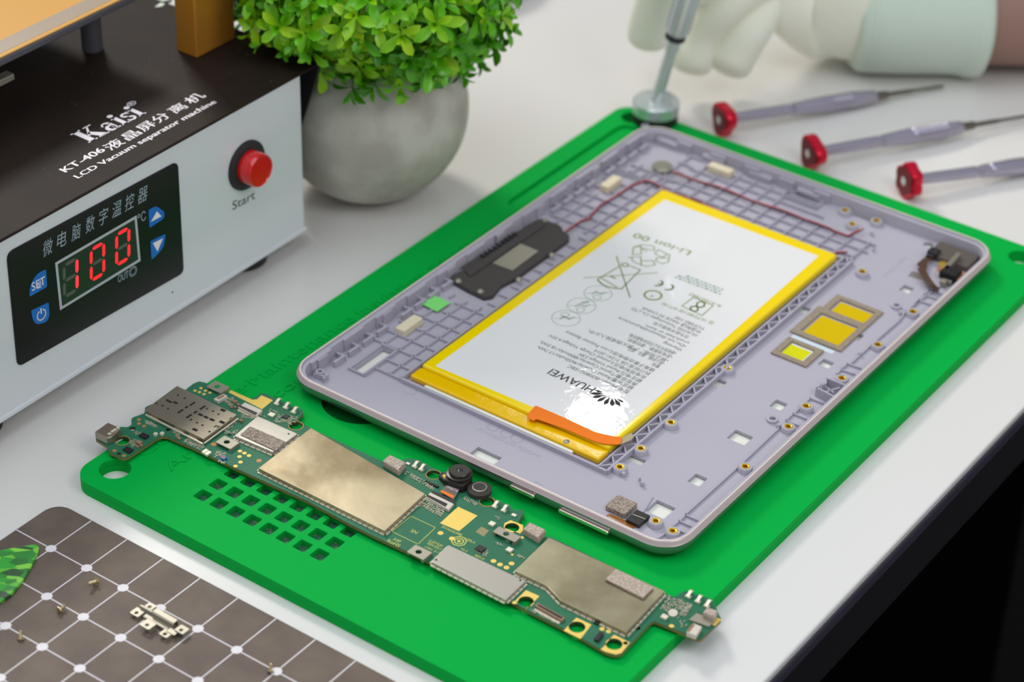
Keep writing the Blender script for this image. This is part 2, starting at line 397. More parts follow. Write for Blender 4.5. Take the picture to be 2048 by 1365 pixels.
# windows covered with coloured film and foam gaskets
def gasket(quad, inner, film, fm, nm='foam_gasket'):
    q = plate(nm, [quad] + inner, 7.0, 7.75, GASK, tab)
    for f in film: plate('film', [f], 7.02, 7.1, fm, q)
gasket([(22.4, -41.8), (43.5, -41.8), (43.5, -43.4), (54.5, -43.4), (54.5, -62.6), (22.4, -62.6)],
       [rrect(32.4, -52.6, 15.2, 15.6, .2, 1), rrect(47.8, -53.2, 9.0, 14.6, .2, 1)], [rrect(32.2, -52.8, 14.0, 14.4), rrect(47.4, -53.4, 8, 13.4)], OCHRE)
gasket([(6.2, -43.4), (19.0, -43.4), (19.0, -57.8), (6.2, -57.8)], [rrect(12.7, -50.5, 8.6, 9.6, .2, 1)], [rrect(12.2, -50.2, 7.4, 8.4)], OCHRL)
plate('white_film', [rrect(12.9, -50.8, 8.4, 9.4)], 7.0, 7.03, CREAM, tab)
plate('white_film', [rrect(20.8, -52.2, 2.2, 17)], 7.0, 7.06, mat('pale_blue_film', (206,224,232), .4), tab)

# stiffening ribs in the left strip and the far strip
g = G(); rb = .55
def rib(s0, s1, t0, t1, h=1.15, w=rb):
    if abs(s1-s0) > abs(t1-t0): g.stbox(s0, s1, t0-w/2, t0+w/2, 7.0, 7.0+h)
    else: g.stbox(s0-w/2, s0+w/2, t0, t1, 7.0, 7.0+h)
BL0, BL1 = 48.6, 76.2                                 # battery pocket edges
rib(-88, 78, 48.9, 48.9, 2.2, .7)
for t in (54.6, 61.2, 67.6): 
    for a, b in ((-76, -67.5), (-53, -46), (-36, -33), (32, 60), (78, 84)) if t > 66 else (((-76, -34), (32, 86)) if t > 60 else ((-88, -34), (32, 108))): rib(a, b, t, t)
x = -81.5
while x < 110:
    top = 72.6
    if x < -76: rib(x, x, 48.9, 61)
    elif -33 < x < 32: rib(x, x, 48.9, 54.5)
    elif -46 < x < -36: rib(x, x, 48.9, 64)
    elif x > 80: rib(x, x, 48.9, 56)
    else: rib(x, x, 48.9, top)
    x += 7.3
rib(-93.8, -93.8, 61, 68); rib(-93.8, -75.6, 61, 61, 1.6, .7); rib(-75.6, -75.6, 61, 68, 1.6, .7); rib(-88, -88, 48.9, 61)
rib(-93.8, -75.6, 67.6, 67.6, 1.2)
for i, s in enumerate([-96, -88, -80, -72, -58, -50, -42, -34, 36, 44, 52, 60, 74, 82, 90, 98]):   # clips along the left wall
    g.stbox(s, s+5.2, 72.2, 73.2, 7, 9.4); g.stbox(s+5.4, s+6.2, 72.2, 76.3, 7, 9.0)
for s in (-101, -65, -27, 4, 30, 68, 104): g.stbox(s, s+5, 75.4, 76.8, 7, 11.6)
for s in range(-104, 110, 18): g.stbox(s, s+11, 76.0, 76.9, 7, 11.9)
# far strip, parallel to the far edge
for s, a, b in ((81.2, 74, -36), (87.4, 70, -38), (93.8, 52, -38), (99.6, 50, -12), (105.2, 46, 10)): rib(s, s, b, a)
rib(76.6, 76.6, -33, 49, 1.8, .7)
t = 45.0
while t > -38:
    rib(76.6, 108 if t > 8 else 94, t, t); t -= 7.3
for t in (73, 66, 59, 52): rib(82, 90, t, t)
g.stbox(103.6, 104.2, -6.5, 8.6, 7, 8.6); g.stbox(109, 109.6, -6.5, 8.6, 7, 8.6); rib(103.9, 109, 8.6, 8.6); rib(103.9, 109, -6.2, -6.2)
for t in range(-8, 74, 16): g.stbox(110.2, 111.7, t, t+7, 7, 11.0)
for t in range(-4, 70, 22): g.stbox(109.0, 111.9, t, t+10, 7, 9.6)
# pocket wall with its zigzag on the right of the battery
rib(-88.4, 77.5, -33.4, -33.4, 2.0, .6); rib(-88.4, 77.5, -37.0, -37.0, 2.0, .8); rib(-88.4, -88.4, -37, 48.9, 1.8, .9); rib(77.5, 77.5, -37, -33, 2.0, .7)
q = -87.5; sg = 1
while q < 76:
    a = W(q, -33.6 if sg > 0 else -36.8, 7.9); b = W(q+3.6, -36.8 if sg > 0 else -33.6, 7.9)
    d = (b-a).normalized(); g.box((a+b)/2, ((b-a).length/2, .28, .9), d, Z.cross(d)); q += 3.6; sg = -sg
# long rib and comb ribs beside the right rim
def rb2(pts, h=.9, w=.5):
    pts = [at(x, y, 7.6) for x, y in pts]
    for a, b in zip(pts[:-1], pts[1:]):
        a = Vector((a.x, a.y, 7+h/2)); b = Vector((b.x, b.y, 7+h/2)); d = (b-a).normalized(); g.box((a+b)/2, ((b-a).length/2+w/3, w/2, h/2), d, Z.cross(d))
rb2([(1373,1028), (1478,933), (1557,858)]); rb2([(1287,1023), (1306,993)], .4, .3); rb2([(1316,1078), (1334,1065)])
rb2([(1360,1042), (1371,1031), (1402,1044)]); rb2([(1346,1053), (1358,1043), (1383,1054)]); rb2([(1358,1062), (1370,1067)])
for (x, y) in ((1572,842), (1586,828), (1601,815), (1620,797)): rb2([(x-12,y+12), (x,y), (x+26,y+10)])
rb2([(1700,729), (1745,688), (1800,640), (1812,622)]); 
for (x, y) in ((1694,728), (1682,740), (1838,602), (1848,590), (1858,580)): rb2([(x-8,y+8), (x,y), (x+28,y+9)])
rb2([(1812,622), (1905,553)])
for (x, y) in ((1428,1018), (1508,945), (1597,860), (1771,697), (1838,640)): rb2([(x,y), (x+13,y-12)], 1.4, .6)
weld_r = g.build('stiffening_ribs', PLASR, tab, bevel=0); weld_r['kind'] = 'stuff'
# corner clips on the left near corner
for x, y, r in ((623, 744, 1.9), (640, 755, 1.5)): G().lathe(at(x, y, 7) , [(r, 0), (r, 2.6), (r-.6, 2.6), (r-.6, .3)], 20, closed=False).build('corner_ring', PLASR, tab, smooth=40)
for a, b in (((616,734),(632,741)), ((622,728),(634,738)), ((646,762),(656,753)), ((628,752),(650,758))):
    a = at(*a, 8); b = at(*b, 8); d = (b-a).normalized(); G().box((a+b)/2, ((b-a).length/2, .35, 1.1), d, Z.cross(d)).build('corner_clip', PLASR, tab)
for x, y in ((1290,262), (1310,268), (1300,282), (1325,275)): G().lathe(at(x, y, 7), [(1.6, 0), (1.6, 2.4), (1.0, 2.4), (1.0, .3)], 16, closed=False).build('corner_ring', PLASR, tab, smooth=40)
# battery of small rods and hollow bosses
def boss(px, py, z=8.9, r=2.35):
    p = at(px, py, z); c = Vector((p.x, p.y, 7.0)); k = z-7
    b = G().lathe(c, [(r+.25, 0), (r, k-.2), (r-.15, k), (1.55, k), (1.5, k-.3)], 28, closed=False).build('screw_boss', PLAS, tab, smooth=35)
    G().lathe(c+Z*(k-.3), [(1.5, 0), (1.5, .38), (1.15, .42), (.85, .3), (.8, -1.2)], 24, closed=False).build('brass_insert', BRASS, b, smooth=35)
    G().lathe(c+Z*(k-1.4), [(.8, 0), (.8, .1)], 16).build('bore', BRASSD, b)
for p in ((1282,897), (1240,934), (1342,845), (1455,736), (1312,1042), (1346,1062), (1491,933), (1577,853), (1613,812), (1684,756), (1756,689), (1826,623), (1725,543), (1690,420), (1705,448), (1753,441)):
    boss(*p)
for px, py, r in ((1247,947,.75), (1285,966,.7), (1338,832,.7), (1557,850,.7), (1720,706,.7), (1801,624,.7), (1744,465,.7), (1748,497,.5), (1280,957,.4)):
    p = at(px, py, 8.4); G().lathe((p.x, p.y, 7), [(r, 0), (r, 1.5), (r*.8, 1.7)], 14).build('locating_pin', PLAS, tab, smooth=40)
for px, py in ((1545,838), (1793,611)):
    p = at(px, py, 8.0); G().lathe((p.x, p.y, 7), [(2.0, 0), (2.0, 1.0), (1.8, 1.15), (1.15, 1.15), (1.1, .2)], 24, closed=False).build('ring_boss', PLAS, tab, smooth=40)
# connector guard by the right rim
g = G()
def wall(x0, y0, x1, y1, z1, w=.7):
    a = at(x0, y0, z1); b = at(x1, y1, z1); a.z = b.z = (7+z1)/2; d = (b-a).normalized(); g.box((a+b)/2, ((b-a).length/2, w/2, (z1-7)/2), d, Z.cross(d))
wall(1633,775,1676,797,10.6); wall(1652,755,1692,771,10.6); wall(1652,757,1651,768,10.6); wall(1643,786,1680,775,9.6,.5); wall(1645,768,1668,786,9.6,.5); wall(1634,776,1640,768,10.6); wall(1676,797,1696,780,9.8,.6)
g.build('connector_guard', PLASR, tab)
# engraved marks on the floor
text_into(G(), 'PC+10%GF-DW P220DM1', at(954,862,7), at(1076,917,7), 2.0, th=.02).build('engraved_lettering', ENGR, tab); text_into(G(), 'WXLL-1676', at(1772,556,7), at(1815,517,7), 1.8, th=.02).build('engraved_lettering', ENGR, tab)
for x, y in ((987,855), (1013,868), (1034,878)):
    p = at(x, y, 7.02); G().lathe(p, [(2.2, 0), (2.2, .02), (1.95, .02), (1.95, 0)], 24, closed=False).build('engraved_ring', ENGR, tab)
for pts in ([(805,781), (815,789), (828,790), (833,783), (828,775), (822,774)],):
    G().strip([at(x, y, 7.0) for x, y in pts], .22, h=.02).build('engraved_line', ENGR, tab)
G().strip([at(1065,968,7.0), at(1072,965,7), at(1087,972,7)], .2, h=.02).build('engraved_line', ENGR, tab)

# side keys
def key(x0, x1, y0, y1):
    a = on_s(x0, y0, -115.3); b = on_s(x1, y1, -115.3); t0, t1 = a.dot(V), b.dot(V); zz = (a.z+b.z)/2
    k = G(); n = 8; pts = []
    for i in range(2*n):
        an = -pi/2 + pi*(i % n)/(n-1) if i < n else pi/2 + pi*(i-n)/(n-1)
        ct = (t0 if i >= n else t1); 
        sgn = -1 if i < n else 1
        pts.append((ct + cos(an)*-.75, zz + sin(an)*.75))
    A = [W(-115.9, y, z) for y, z in pts]; B = [W(-114.2, y, z) for y, z in pts]; m = len(A)
    k.add(A+B, [tuple(range(m)), tuple(range(2*m-1, m-1, -1))] + [(i, (i+1) % m, (i+1) % m+m, i+m) for i in range(m)])
    return k
key(1024, 1066, 974, 992).build('power_key', KEY, tab, bevel=.25); key(1121, 1214, 1023, 1064).build('volume_key', KEY, tab, bevel=.25)
# conductive foam pad and little connector near the right end of the near side
plate('conductive_foam_pad', [rrect(*st(1243, 1009, 9), 7.6, 7.6, .6, 2)], 7.0, 9.0, FOAM, tab, bevel=.3)
fx = plate('side_key_flex', [[st(*p, 7.3) for p in ((1213,1030), (1222,1029), (1262,1046), (1283,1040), (1277,1052), (1262,1058), (1245,1052), (1215,1040))]], 7.0, 7.3, mat('brown_amber_flex', (150,92,30), .25, coat=.5), tab)
g = G(); text_into(g, 'PZ009 810', at(1214,1037,7.35), at(1236,1049,7.35), 1.1, th=.02); g.build('flex_lettering', WHITEP, fx)
b = G(); p = at(1276, 1038, 8); b.box((p.x, p.y, 7.9), (3.2, 2.6, .7)); cn = b.build('flex_connector', CHIP, tab, bevel=.2)
G().strip([at(1266,1030,8.7), at(1290,1039,8.7)], .5, h=.1).build('connector_latch', SILV, cn)
# speaker module
sp_ = empty('speaker_module', W(0, 66, 7)); sp_.parent = tab; sp_.location = (W(0, 66, 7)-ORG[tab.name])*S
body = [st(*p, 9) for p in ((903,560), (907,550), (926,540), (925,533), (1006,484), (1008,478), (1072,440), (1086,437), (1098,443), (1116,449), (1124,455), (1126,463), (1139,470), (1138,478), (1090,513), (1030,556), (1002,570), (986,590), (968,594), (935,578))]
plate('speaker_body', [rounded(body, .6, 2)], 7.0, 9.2, DPLA, sp_, bevel=.35, smooth=40)
plate('speaker_ridge', [rounded([st(*p, 10) for p in ((930,541), (1080,440), (1092,446), (1086,452), (940,552))], .4, 2)], 9.0, 10.0, DPLA, sp_, bevel=.3, smooth=40)
g = G()
for i in range(9):
    x = 966+8*i; y = 512-5.4*i; p = at(x, y, 10.05); g.box(p, (.45, 1.3, .12))
g.build('sound_slots', HOLEB, sp_)
plate('speaker_plate', [[st(*p, 9.6) for p in ((985,526), (1041,487), (1077,502), (1025,541))]], 9.1, 9.6, STEELG, sp_, bevel=.1)
for x, y in ((917,563), (1090,441), (1038,560), (1104,511), (961,584)):
    G().lathe(at(x, y, 9.1), [(1.3, 0), (1.2, .4), (.7, .7), (.5, .5)], 18).build('fixing_screw', SILV, sp_, smooth=40)
# green square sticker (its code left out), foams, vibration motor
plate('green_sticker', [[st(*p, 8.1) for p in ((842,608), (870,592), (901,606), (874,624))]], 8.05, 8.2, STICK, tab)
def foam(px, py, L, w, ang, z=10.2):
    p = at(px, py, z); d = U if ang == 0 else V; e = Z.cross(d)
    G().box((p.x, p.y, (7+z)/2), (L/2, w/2, (z-7)/2), d, e).build('foam_block', FOAMW, tab, bevel=.5, seg=3)
foam(818, 645, 11, 4.2, 0); foam(1222, 362, 10, 4.2, 0); foam(1442, 334, 10.5, 4.2, 1)
mo = G().lathe(at(1325, 331, 9.6)-Z*2.6, [(4.2, 0), (4.2, 2.3), (3.9, 2.6), (1, 2.62)], 32).build('vibration_motor', STEELG, tab, smooth=35)
# thin paired wires
def wire(pts, nm):
    P = [at(x, y, 8.6) for x, y in pts]
    for i, (m, off) in enumerate(((WRED, .28), (WBLK, -.28))):
        Q = []
        for a, b in zip(P[:-1], P[1:]):
            n = max(2, int((b-a).length/4))
            for k in range(n): Q.append(a.lerp(b, k/n) + Z*(.12*sin(k*1.7+i)) + V*off*.6 + U*off*.6 + Z*(.25 if i == 0 else 0))
        Q.append(P[-1]); G().tube(Q, .26, 6).build(nm, m, tab, smooth=60)
wire([(1130,466), (1160,445), (1178,440), (1200,412), (1225,398), (1262,374), (1290,363), (1305,366), (1335,385), (1395,404), (1410,412), (1430,420), (1470,437), (1520,458), (1570,478), (1628,500), (1642,506), (1664,510), (1695,504)], 'speaker_wire')
wire([(1345,345), (1362,352), (1400,366), (1428,372), (1445,378), (1480,392), (1500,402), (1560,420), (1610,440), (1660,458), (1672,466), (1695,474), (1728,458)], 'motor_wire')
# sockets and flex in the far right corner
g = G(); g.stbox(99, 110, -74, -57, 7, 9.4); g.build('jack_holder', mat('smoky_brown_plastic', (92,84,76), .4), tab, bevel=.5)
g = G(); a = at(1890, 540, 11); b_ = at(1918, 508, 11); d = (b_-a).normalized(); g.box((a+b_)/2-Z*1, (((b_-a).length)/2, .9, 1.6), d, Z.cross(d)); g.build('metal_support', STEELG, tab, bevel=.2)
g = G(); g.box(at(1901, 548, 10), (3.0, 3.4, 1.6)); g.build('black_jack', HOLEB, tab, bevel=.5)
g = G(); g.box(at(1868, 506, 9.5), (2.0, 2.2, 1.2)); g.box(at(1862, 512, 9.3), (1.5, 1.6, .8)); g.build('small_socket', CHIP, tab, bevel=.4)
plate('copper_foil', [[st(*p, 10) for p in ((1873,538), (1885,532), (1920,540), (1936,548), (1930,562), (1918,562), (1905,550), (1880,546))]], 9.7, 9.9, COPPER, tab)
g = G(); g.stbox(89.5, 94, -74.5, -69.5, 7, 9.6); g.build('copper_block', COPPER, tab, bevel=.4)
plate('brown_flex', [rounded([st(*p, 9.2) for p in ((1833,528), (1868,500), (1885,503), (1905,519), (1900,524), (1872,512), (1856,524), (1851,546))], .8, 3)], 8.9, 9.15, BRWN, tab)
g = G(); g.box(at(1874, 505, 9.5), (1.3, 1.5, .4)); g.build('silver_tab', SILV, tab, bevel=.15)
g = G(); P = [at(*p, 9.0 + zz) for p, zz in (((1842,538), .8), ((1852,556), 1.2), ((1864,572), .8), ((1876,580), -.4))]
for a, b in zip(P[:-1], P[1:]):
    d = (b-a).normalized(); g.box((a+b)/2, ((b-a).length/2+.3, 1.4, .2), d, Z.cross(d).normalized(), d.cross(Z.cross(d).normalized()))
g.build('curved_cable', BRWN, tab)
g = G(); g.box(at(1887, 566, 8.6), (1.2, 1.2, 1.2)); g.box(at(1898, 562, 8.4), (1.6, 1.6, .9)); g.build('small_contacts', SILV, tab, bevel=.3)
G().lathe(at(1887, 528, 9.2)-Z*.8, [(1.9, 0), (1.9, .8), (.9, .9)], 20).build('corner_screw', BRASS, tab, smooth=40)
plate('grey_window', [[st(*p, 7.1) for p in ((1816,552), (1824,542), (1848,548), (1842,560))]], 7.01, 7.06, mat('grey_film', (130,124,120), .5), tab)

# ---------------------------------------------------------------- battery
bat = empty('battery', W(-5, 8, 7)); bat.parent = tab; bat.location = (W(-5, 8, 7)-ORG[tab.name])*S; ORG[bat.name] = W(-5, 8, 7)
bat['label'] = 'white labelled battery wrapped in yellow tape'
g = G(); g.stbox(-79.3, 75.3, -31.6, 47.2, 7.0, 10.5); g.build('wrapped_cell', YEL, bat, bevel=1.1, seg=4)
g = G(); g.stbox(-85.6, -79.4, -31.8, 47.4, 7.0, 9.3); g.build('taped_end', YELO, bat, bevel=.7, seg=3)
g = G(); g.stbox(-87.3, -85.9, -22, 40, 7.0, 8.6); g.build('white_strip', CREAM, bat, bevel=.3)
lb = plate('battery_label', [rounded([(-77.3, 42.6), (68.4, 41.8), (69.4, -26.6), (-75.6, -29.6)], .5, 2)], 10.5, 10.56, LABEL, bat)
zb = 10.56
g = G()
def BT(txt, x0, y0, x1, y1, h, gg=None, bold=0): text_into(gg or g, txt, at(x0, y0, zb), at(x1, y1, zb), h, th=.02, bold=bold)
BT('HUAWEI', 1193, 777, 1106, 738, 3.9, bold=.008)
c0 = at(1221, 791, zb)                                # eight petal mark
dn = -U
for i, a in enumerate((-80, -57, -34, -12, 12, 34, 57, 80)):
    an = radians(a); d = (dn*cos(an) + V*sin(an)).normalized(); e = Z.cross(d); L = 4.9 if abs(a) < 70 else 3.7; wd = .86 if abs(a) < 70 else .62
    base = c0 + d*(1.3) + V*(sin(an)*1.2)
    pts = [base + d*(L*q) + e*(wd*sin(pi*min(1, q**1.4))) for q in (0, .25, .5, .7, .85, .95, 1)] + [base + d*(L*q) - e*(wd*sin(pi*min(1, q**1.4))) for q in (.95, .85, .7, .5, .25)]
    g.prism([p + Z*.03 for p in pts], .03)
g.build('maker_mark', INKB, bat)
g = G(); h = 1.75
for a in (('型号/Model:HB3080G1EBC', 1261, 783, 1139, 730), ('额定容量/Rated Capacity:4650mAh/17.7Wh', 1269, 775, 1079, 692), ('典型容量/Typical Capacity:4800mAh/18.3Wh', 1277, 768, 1084, 682),
          ('额定电压/Rated Voltage:3.8V', 1286, 761, 1160, 706), ('充电限制电压/Limited Charge Voltage:4.35V', 1295, 754, 1101, 669), ('执行标准:GB 31241-2014', 1303, 747, 1192, 699),
          ('锂离子聚合物电池/Li-ion Polymer Battery', 1312, 740, 1134, 662), ('警告:', 1322, 732, 1306, 725), ('•禁止拆解、撞击、挤压。', 1331, 726, 1257, 694), ('•禁止短路、严禁火烧或投入火中。', 1339, 720, 1178, 659),
          ('•若电池膨胀，请勿使用。', 1347, 713, 1257, 676), ('•请使用华为认可的充电器充电。', 1355, 706, 1260, 667), ('Warning:', 1366, 699, 1328, 683), ('•Do not disassemble,puncture', 1374, 692, 1239, 634),
          ('crush,heat or burn', 1380, 685, 1294, 650), ('华为技术有限公司', 1380, 673, 1311, 644), ('HUAWEI Technologies Co.,LTD', 1396, 670, 1266, 615), ('中国制造 MADE IN CHINA', 1404, 663, 1287, 614), ('TCP380-100', 1412, 657, 1353, 633)):
    BT(*a, h)
g.build('fine_print', INK, bat)
g = G()
BT('Li-ion 00', 1384, 503, 1272, 466, 3.6, bold=.006); 
for (cx_, cy_) in ((1335, 574), (1314, 566)):
    cc = at(cx_, cy_, zb); g.strip([cc + V*-.4*0 + (V*-cos(radians(a)) + U*sin(radians(a)))*2.1 for a in range(-80, 81, 20)], .7, h=.02)
    if cx_ == 1314: g.strip([cc - V*2.0, cc - V*.4], .6, h=.02)
BT('@ 1ICP3/80/100 WT190', 1429, 646, 1327, 605, 1.8); BT('R-41007882', 1444, 611, 1381, 586, 1.9)
def ln(pts, w=.5, sc=None, o=None):
    g.strip([at(o[0]+x/sc, o[1]+y/sc, zb) if sc else at(x, y, zb) for x, y in pts], w, h=.02)
ln([(1233,513), (1260,595)]); ln([(1168,556), (1315,546)], .4)
ln([(1195,559), (1239,533)]); ln([(1259,532), (1281,540), (1244,577)]); ln([(1195,560), (1203,568), (1215,574), (1230,577), (1244,578)], .7); ln([(1203,557), (1234,575)]); ln([(1221,553), (1230,557)], .8)
def ringat(x, y, r, w, zz=zb):
    p = at(x, y, zz); g.lathe(p, [(r, 0), (r, .02), (r-w, .02), (r-w, 0)], 40, closed=False)
ringat(1250, 530, 1.5, .6); ringat(1306, 591, 3.5, .75); BT('4', 1309, 592, 1303, 590, 1.6)
o = (1230, 470)
for p in ([(265,300),(280,190),(390,170),(400,290),(265,300)], [(280,190),(400,150),(560,165),(600,190),(590,240),(410,200)], [(480,250),(410,210)], [(600,280),(660,225),(790,290),(720,345),(610,290)],
          [(790,290),(830,300),(810,410),(720,440),(620,400),(630,350),(800,350)], [(200,345),(390,330),(400,460),(270,400),(250,340)], [(400,460),(480,480),(610,455),(570,390),(410,395)]):
    ln(p, .42, 7.585, o)
ln([(1190,950),(1490,1075),(1320,1225),(1015,1080),(1190,950)], .4, 7.585, o)
ln([(1350,1090),(1360,1040),(1310,1010),(1250,1030),(1240,1080),(1260,1100)], .7, 7.585, o); ln([(1260,1110),(1250,1150),(1200,1165),(1140,1130),(1160,1090),(1215,1085),(1255,1100),(1300,1100),(1350,1085)], .7, 7.585, o)
g.build('safety_marks', INKG, bat)
g = G()
for x, y in ((1132,637), (1163,612), (1196,587)):
    ringat(x, y, 5.3, .3); ln([(x-25, y), (x+25, y-1)], .3); ringat(x-2, y+8 if x != 1132 else y-7, 1.6, .35)
    ln([(x-12, y+2), (x-4, y-4), (x+6, y+2), (x+16, y-2)], .5)
ln([(1165,606), (1176,604)], 1.2)
g.build('warning_circles', INKL, bat)
g = G()
for i in range(26):
    x = 1356+i*3.5; y = 546+i*1.32
    for j in range(3):
        if (i*7+j*3) % 5 < 3 and (j > 0 or i > 4): ln([(x-j*2.4, y+j*4.4), (x+1.6-j*2.4, y+.7+j*4.4)], .9)
g.build('faint_print', INKL, bat)
fc = plate('flex_cable', [rounded([st(*p, 11) for p in ((1053,832), (1071,811), (1130,836), (1190,864), (1222,872), (1245,875), (1240,889), (1215,889), (1190,883), (1128,857), (1073,838), (1066,842))], .5, 2)], 10.75, 10.95, ORNG, bat)
plate('cable_tip', [[st(*p, 10.6) for p in ((1245,875), (1262,866), (1268,872), (1262,880), (1240,889))]], 10.3, 10.5, mat('grey_contact_tip', (176,166,130), .4), bat)
G().lathe(at(1133, 884, 9.3), [(1.1, 0), (1.0, .25), (.4, .4)], 16).build('solder_dot', SILV, bat, smooth=60)
# ---------------------------------------------------------------- circuit board
ZB0, ZB = 6.0, 7.15
pcb = empty('circuit_board', at(700, 960, ZB0)); tag(pcb, 'long green tablet circuit board with metal shields, lying across the near end of the mat', 'circuit board')
def bp(pts, z=ZB): return [tuple(at(x, y, z).to_2d()) for x, y in pts]
outl = [(191,878), (215,893), (219,905), (246,917), (256,915), (312,878), (322,873), (334,873), (393,899), (467,935), (616,1003), (700,1049), (760,1079), (856,1123), (961,1172), (1048,1218), (1156,1273), (1212,1306), (1232,1311), (1243,1308), (1302,1246), (1308,1243), (1363,1265), (1400,1281), (1443,1240), (1437,1228), (1431,1212), (1424,1199), (1371,1182), (1364,1185), (1350,1195), (1337,1191),
        (1329,1185), (1099,1073), (1090,1076), (1066,1064), (1046,1055), (1036,1044), (1049,1026), (1046,1020), (1028,1021), (1018,1010), (992,1001), (975,990), (950,975), (905,945), (880,944), (868,937), (855,931), (838,920), (814,917), (806,921), (790,935), (765,923), (640,866), (622,857), (598,845), (595,838), (606,828), (606,821), (576,808), (526,786), (519,789), (509,797), (502,798), (468,784), (457,784), (447,782), (411,766), (398,763), (386,768), (371,780), (290,815), (289,827), (264,836), (262,843), (265,848), (256,855), (238,854), (215,850), (195,866)]
bo = rounded(bp(outl), .7, 3)
def bcirc(x, y, r, z=ZB, n=24): p = at(x, y, z); return circ(p.x, p.y, r, n)
bh = [bcirc(245,882,2.45), bcirc(265,858,1.1), bcirc(336,860,.8), bcirc(238,908,.75), bcirc(592,852,2.3), bcirc(867,950,2.3), bcirc(974,1004,2.3), bcirc(1024,1056,2.3), bcirc(1052,1204,2.4), bcirc(1154,1255,2.5), bcirc(1228,1289,2.5), bcirc(1029,1206,.7), bcirc(1251,1287,.7), bcirc(1275,1257,.9)]
plate('board', [bo] + bh, ZB0, ZB, PCB, pcb, wxy)
g = plate_into(G(), [[tuple((Vector(p)).to_2d()) for p in bo]] + bh, ZB0+.18, ZB-.12, wxy)
ctr = at(720, 1010, ZB)
eb = plate('board_edge', [rounded(bp([(x, y+.6) for x, y in outl]), .7, 3)] + bh, ZB0+.1, ZB-.25, PCBE, pcb, wxy)

def bpl(name, pts, h, m, z=ZB, r=0, holes=(), bevel=0, lab=None, parent=None):
    """pts: outline as seen at its top height z+h"""
    q = bp(pts, z+h); q = rounded(q, r, 3) if r else q
    o = plate(name, [q] + [bcirc(x, y, rr, z+h) for x, y, rr in holes], z, z+h, m, parent or pcb, wxy, bevel=bevel, smooth=40 if bevel else None)
    if lab: o['label'] = lab
    return o
# shields
def shield(pts, h, m, lab, holes=()):
    o = bpl('shield_can', pts, h, m, r=.35, bevel=.22, holes=holes, lab=lab)
    cx = sum(p[0] for p in pts)/len(pts); cy = sum(p[1] for p in pts)/len(pts)
    g = G(); Q = [at(x, y, ZB+.4) - Vector((0, 0, 0)) for x, y in pts]
    # lower lip: follow the can's outline, a little outside
    P = [at(x, y, ZB+h) for x, y in pts]; C = sum(P, Vector())/len(P)
    n = len(P)
    for i in range(n):
        a, b = P[i].copy(), P[(i+1) % n].copy(); a.z = b.z = ZB+.25; d = (b-a).normalized(); sd = Z.cross(d)
        if (C-(a+b)/2).dot(sd) > 0: sd = -sd
        L = (b-a).length; k = int(L/2.2); 
        for j in range(k): g.box(a + d*(L*(j+.5)/k) + sd*.38, (L/k*.42, .28, .25), d, sd)
    g.build('clip_row', CANE, o); return o
s1 = shield([(516,937), (622,856), (851,988), (770,1063)], 1.7, CAN, 'largest gold grey shield')
s2 = shield([(1029,1142), (1098,1075), (1330,1183), (1253,1266), (1122,1203), (1094,1173)], 1.7, CAND, 'big shield with a kinked near edge')
s3 = shield([(468,872), (515,832), (596,868), (546,905)], 1.5, CANB, 'small brushed shield with a grey pad', [(487,868,.32), (578,868,.32)])
s4 = shield([(862,1124), (897,1090), (1052,1163), (1012,1201)], 1.4, CANB, 'narrow brushed shield', [(873,1120,.35), (1041,1161,.35)])
bpl('textured_pad', [(481,869), (500,853), (570,883), (552,902)], .35, FOAM, ZB+1.5, bevel=.1)
bpl('foam_pad', [(1211,1158), (1232,1138), (1307,1175), (1286,1196)], .9, SPK, ZB+1.7, bevel=.2)
# card slot
cs = bpl('card_slot', [(289,820), (354,772), (474,830), (407,879)], 1.9, SLOT, r=.3, bevel=.12, lab='steel memory card and SIM slot')
g = G()
def bslot(x, y, L, w, ang=0):
    p = at(x, y, ZB+1.92); d = V*-1 if ang == 0 else U
    g.box(p, (L/2, w/2, .02), d, Z.cross(d))
for a in ((338,803,2.6,.9), (351,806,1.7,1), (385,808,2.6,.7,1), (373,815,1.3,.8,1), (361,823,2.6,.8,1), (405,816,2.6,.8,1), (391,825,1.6,.8,1), (378,833,2.6,.8,1), (401,830,1.9,1), (412,835,1.9,1), (424,840,2.0,1), (446,821,2,1.1), (444,845,2,1.2), (390,860,2,1.1), (431,853,.5,1.4), (436,854,.5,1.2), (461,837,1.4,.3,1)): bslot(*a)
for x, y in ((356,791), (369,797), (313,807), (325,812), (336,818), (414,818), (426,823), (437,829), (394,846), (405,851), (382,840), (419,864)): g.lathe(at(x, y, ZB+1.9), [(.42, 0), (.42, .04)], 12)
g.build('slot_openings', HOLEB, cs)
g = G(); g.strip([at(x, y, ZB+.5) for x, y in ((292,832), (405,890))], .5, h=.6); g.strip([at(x, y, ZB+.5) for x, y in ((409,888), (473,841))], .5, h=.4); g.build('slot_frame', CANE, cs)
g = G()
for x, y in ((305,837), (355,863), (384,877)): p = at(x, y, ZB+.2); g.box(p, (2.1, .55, .2), V*-1, U)
for x, y in ((417,879), (470,842)): p = at(x, y, ZB+.2); g.box(p, (1.4, .4, .2), U, V)
g.build('solder_tabs', TIN, cs)
# usb port
up = bpl('usb_port', [(189,864), (216,845), (242,857), (224,874), (214,877)], 2.8, SLOT, r=.5, bevel=.35, lab='metal charging port')
g = G()
for x, y in ((219,868), (225,863), (230,860), (236,856)): g.box(at(x, y, ZB+2.9), (.5, .5, .12))
g.build('port_tab', TIN, up)
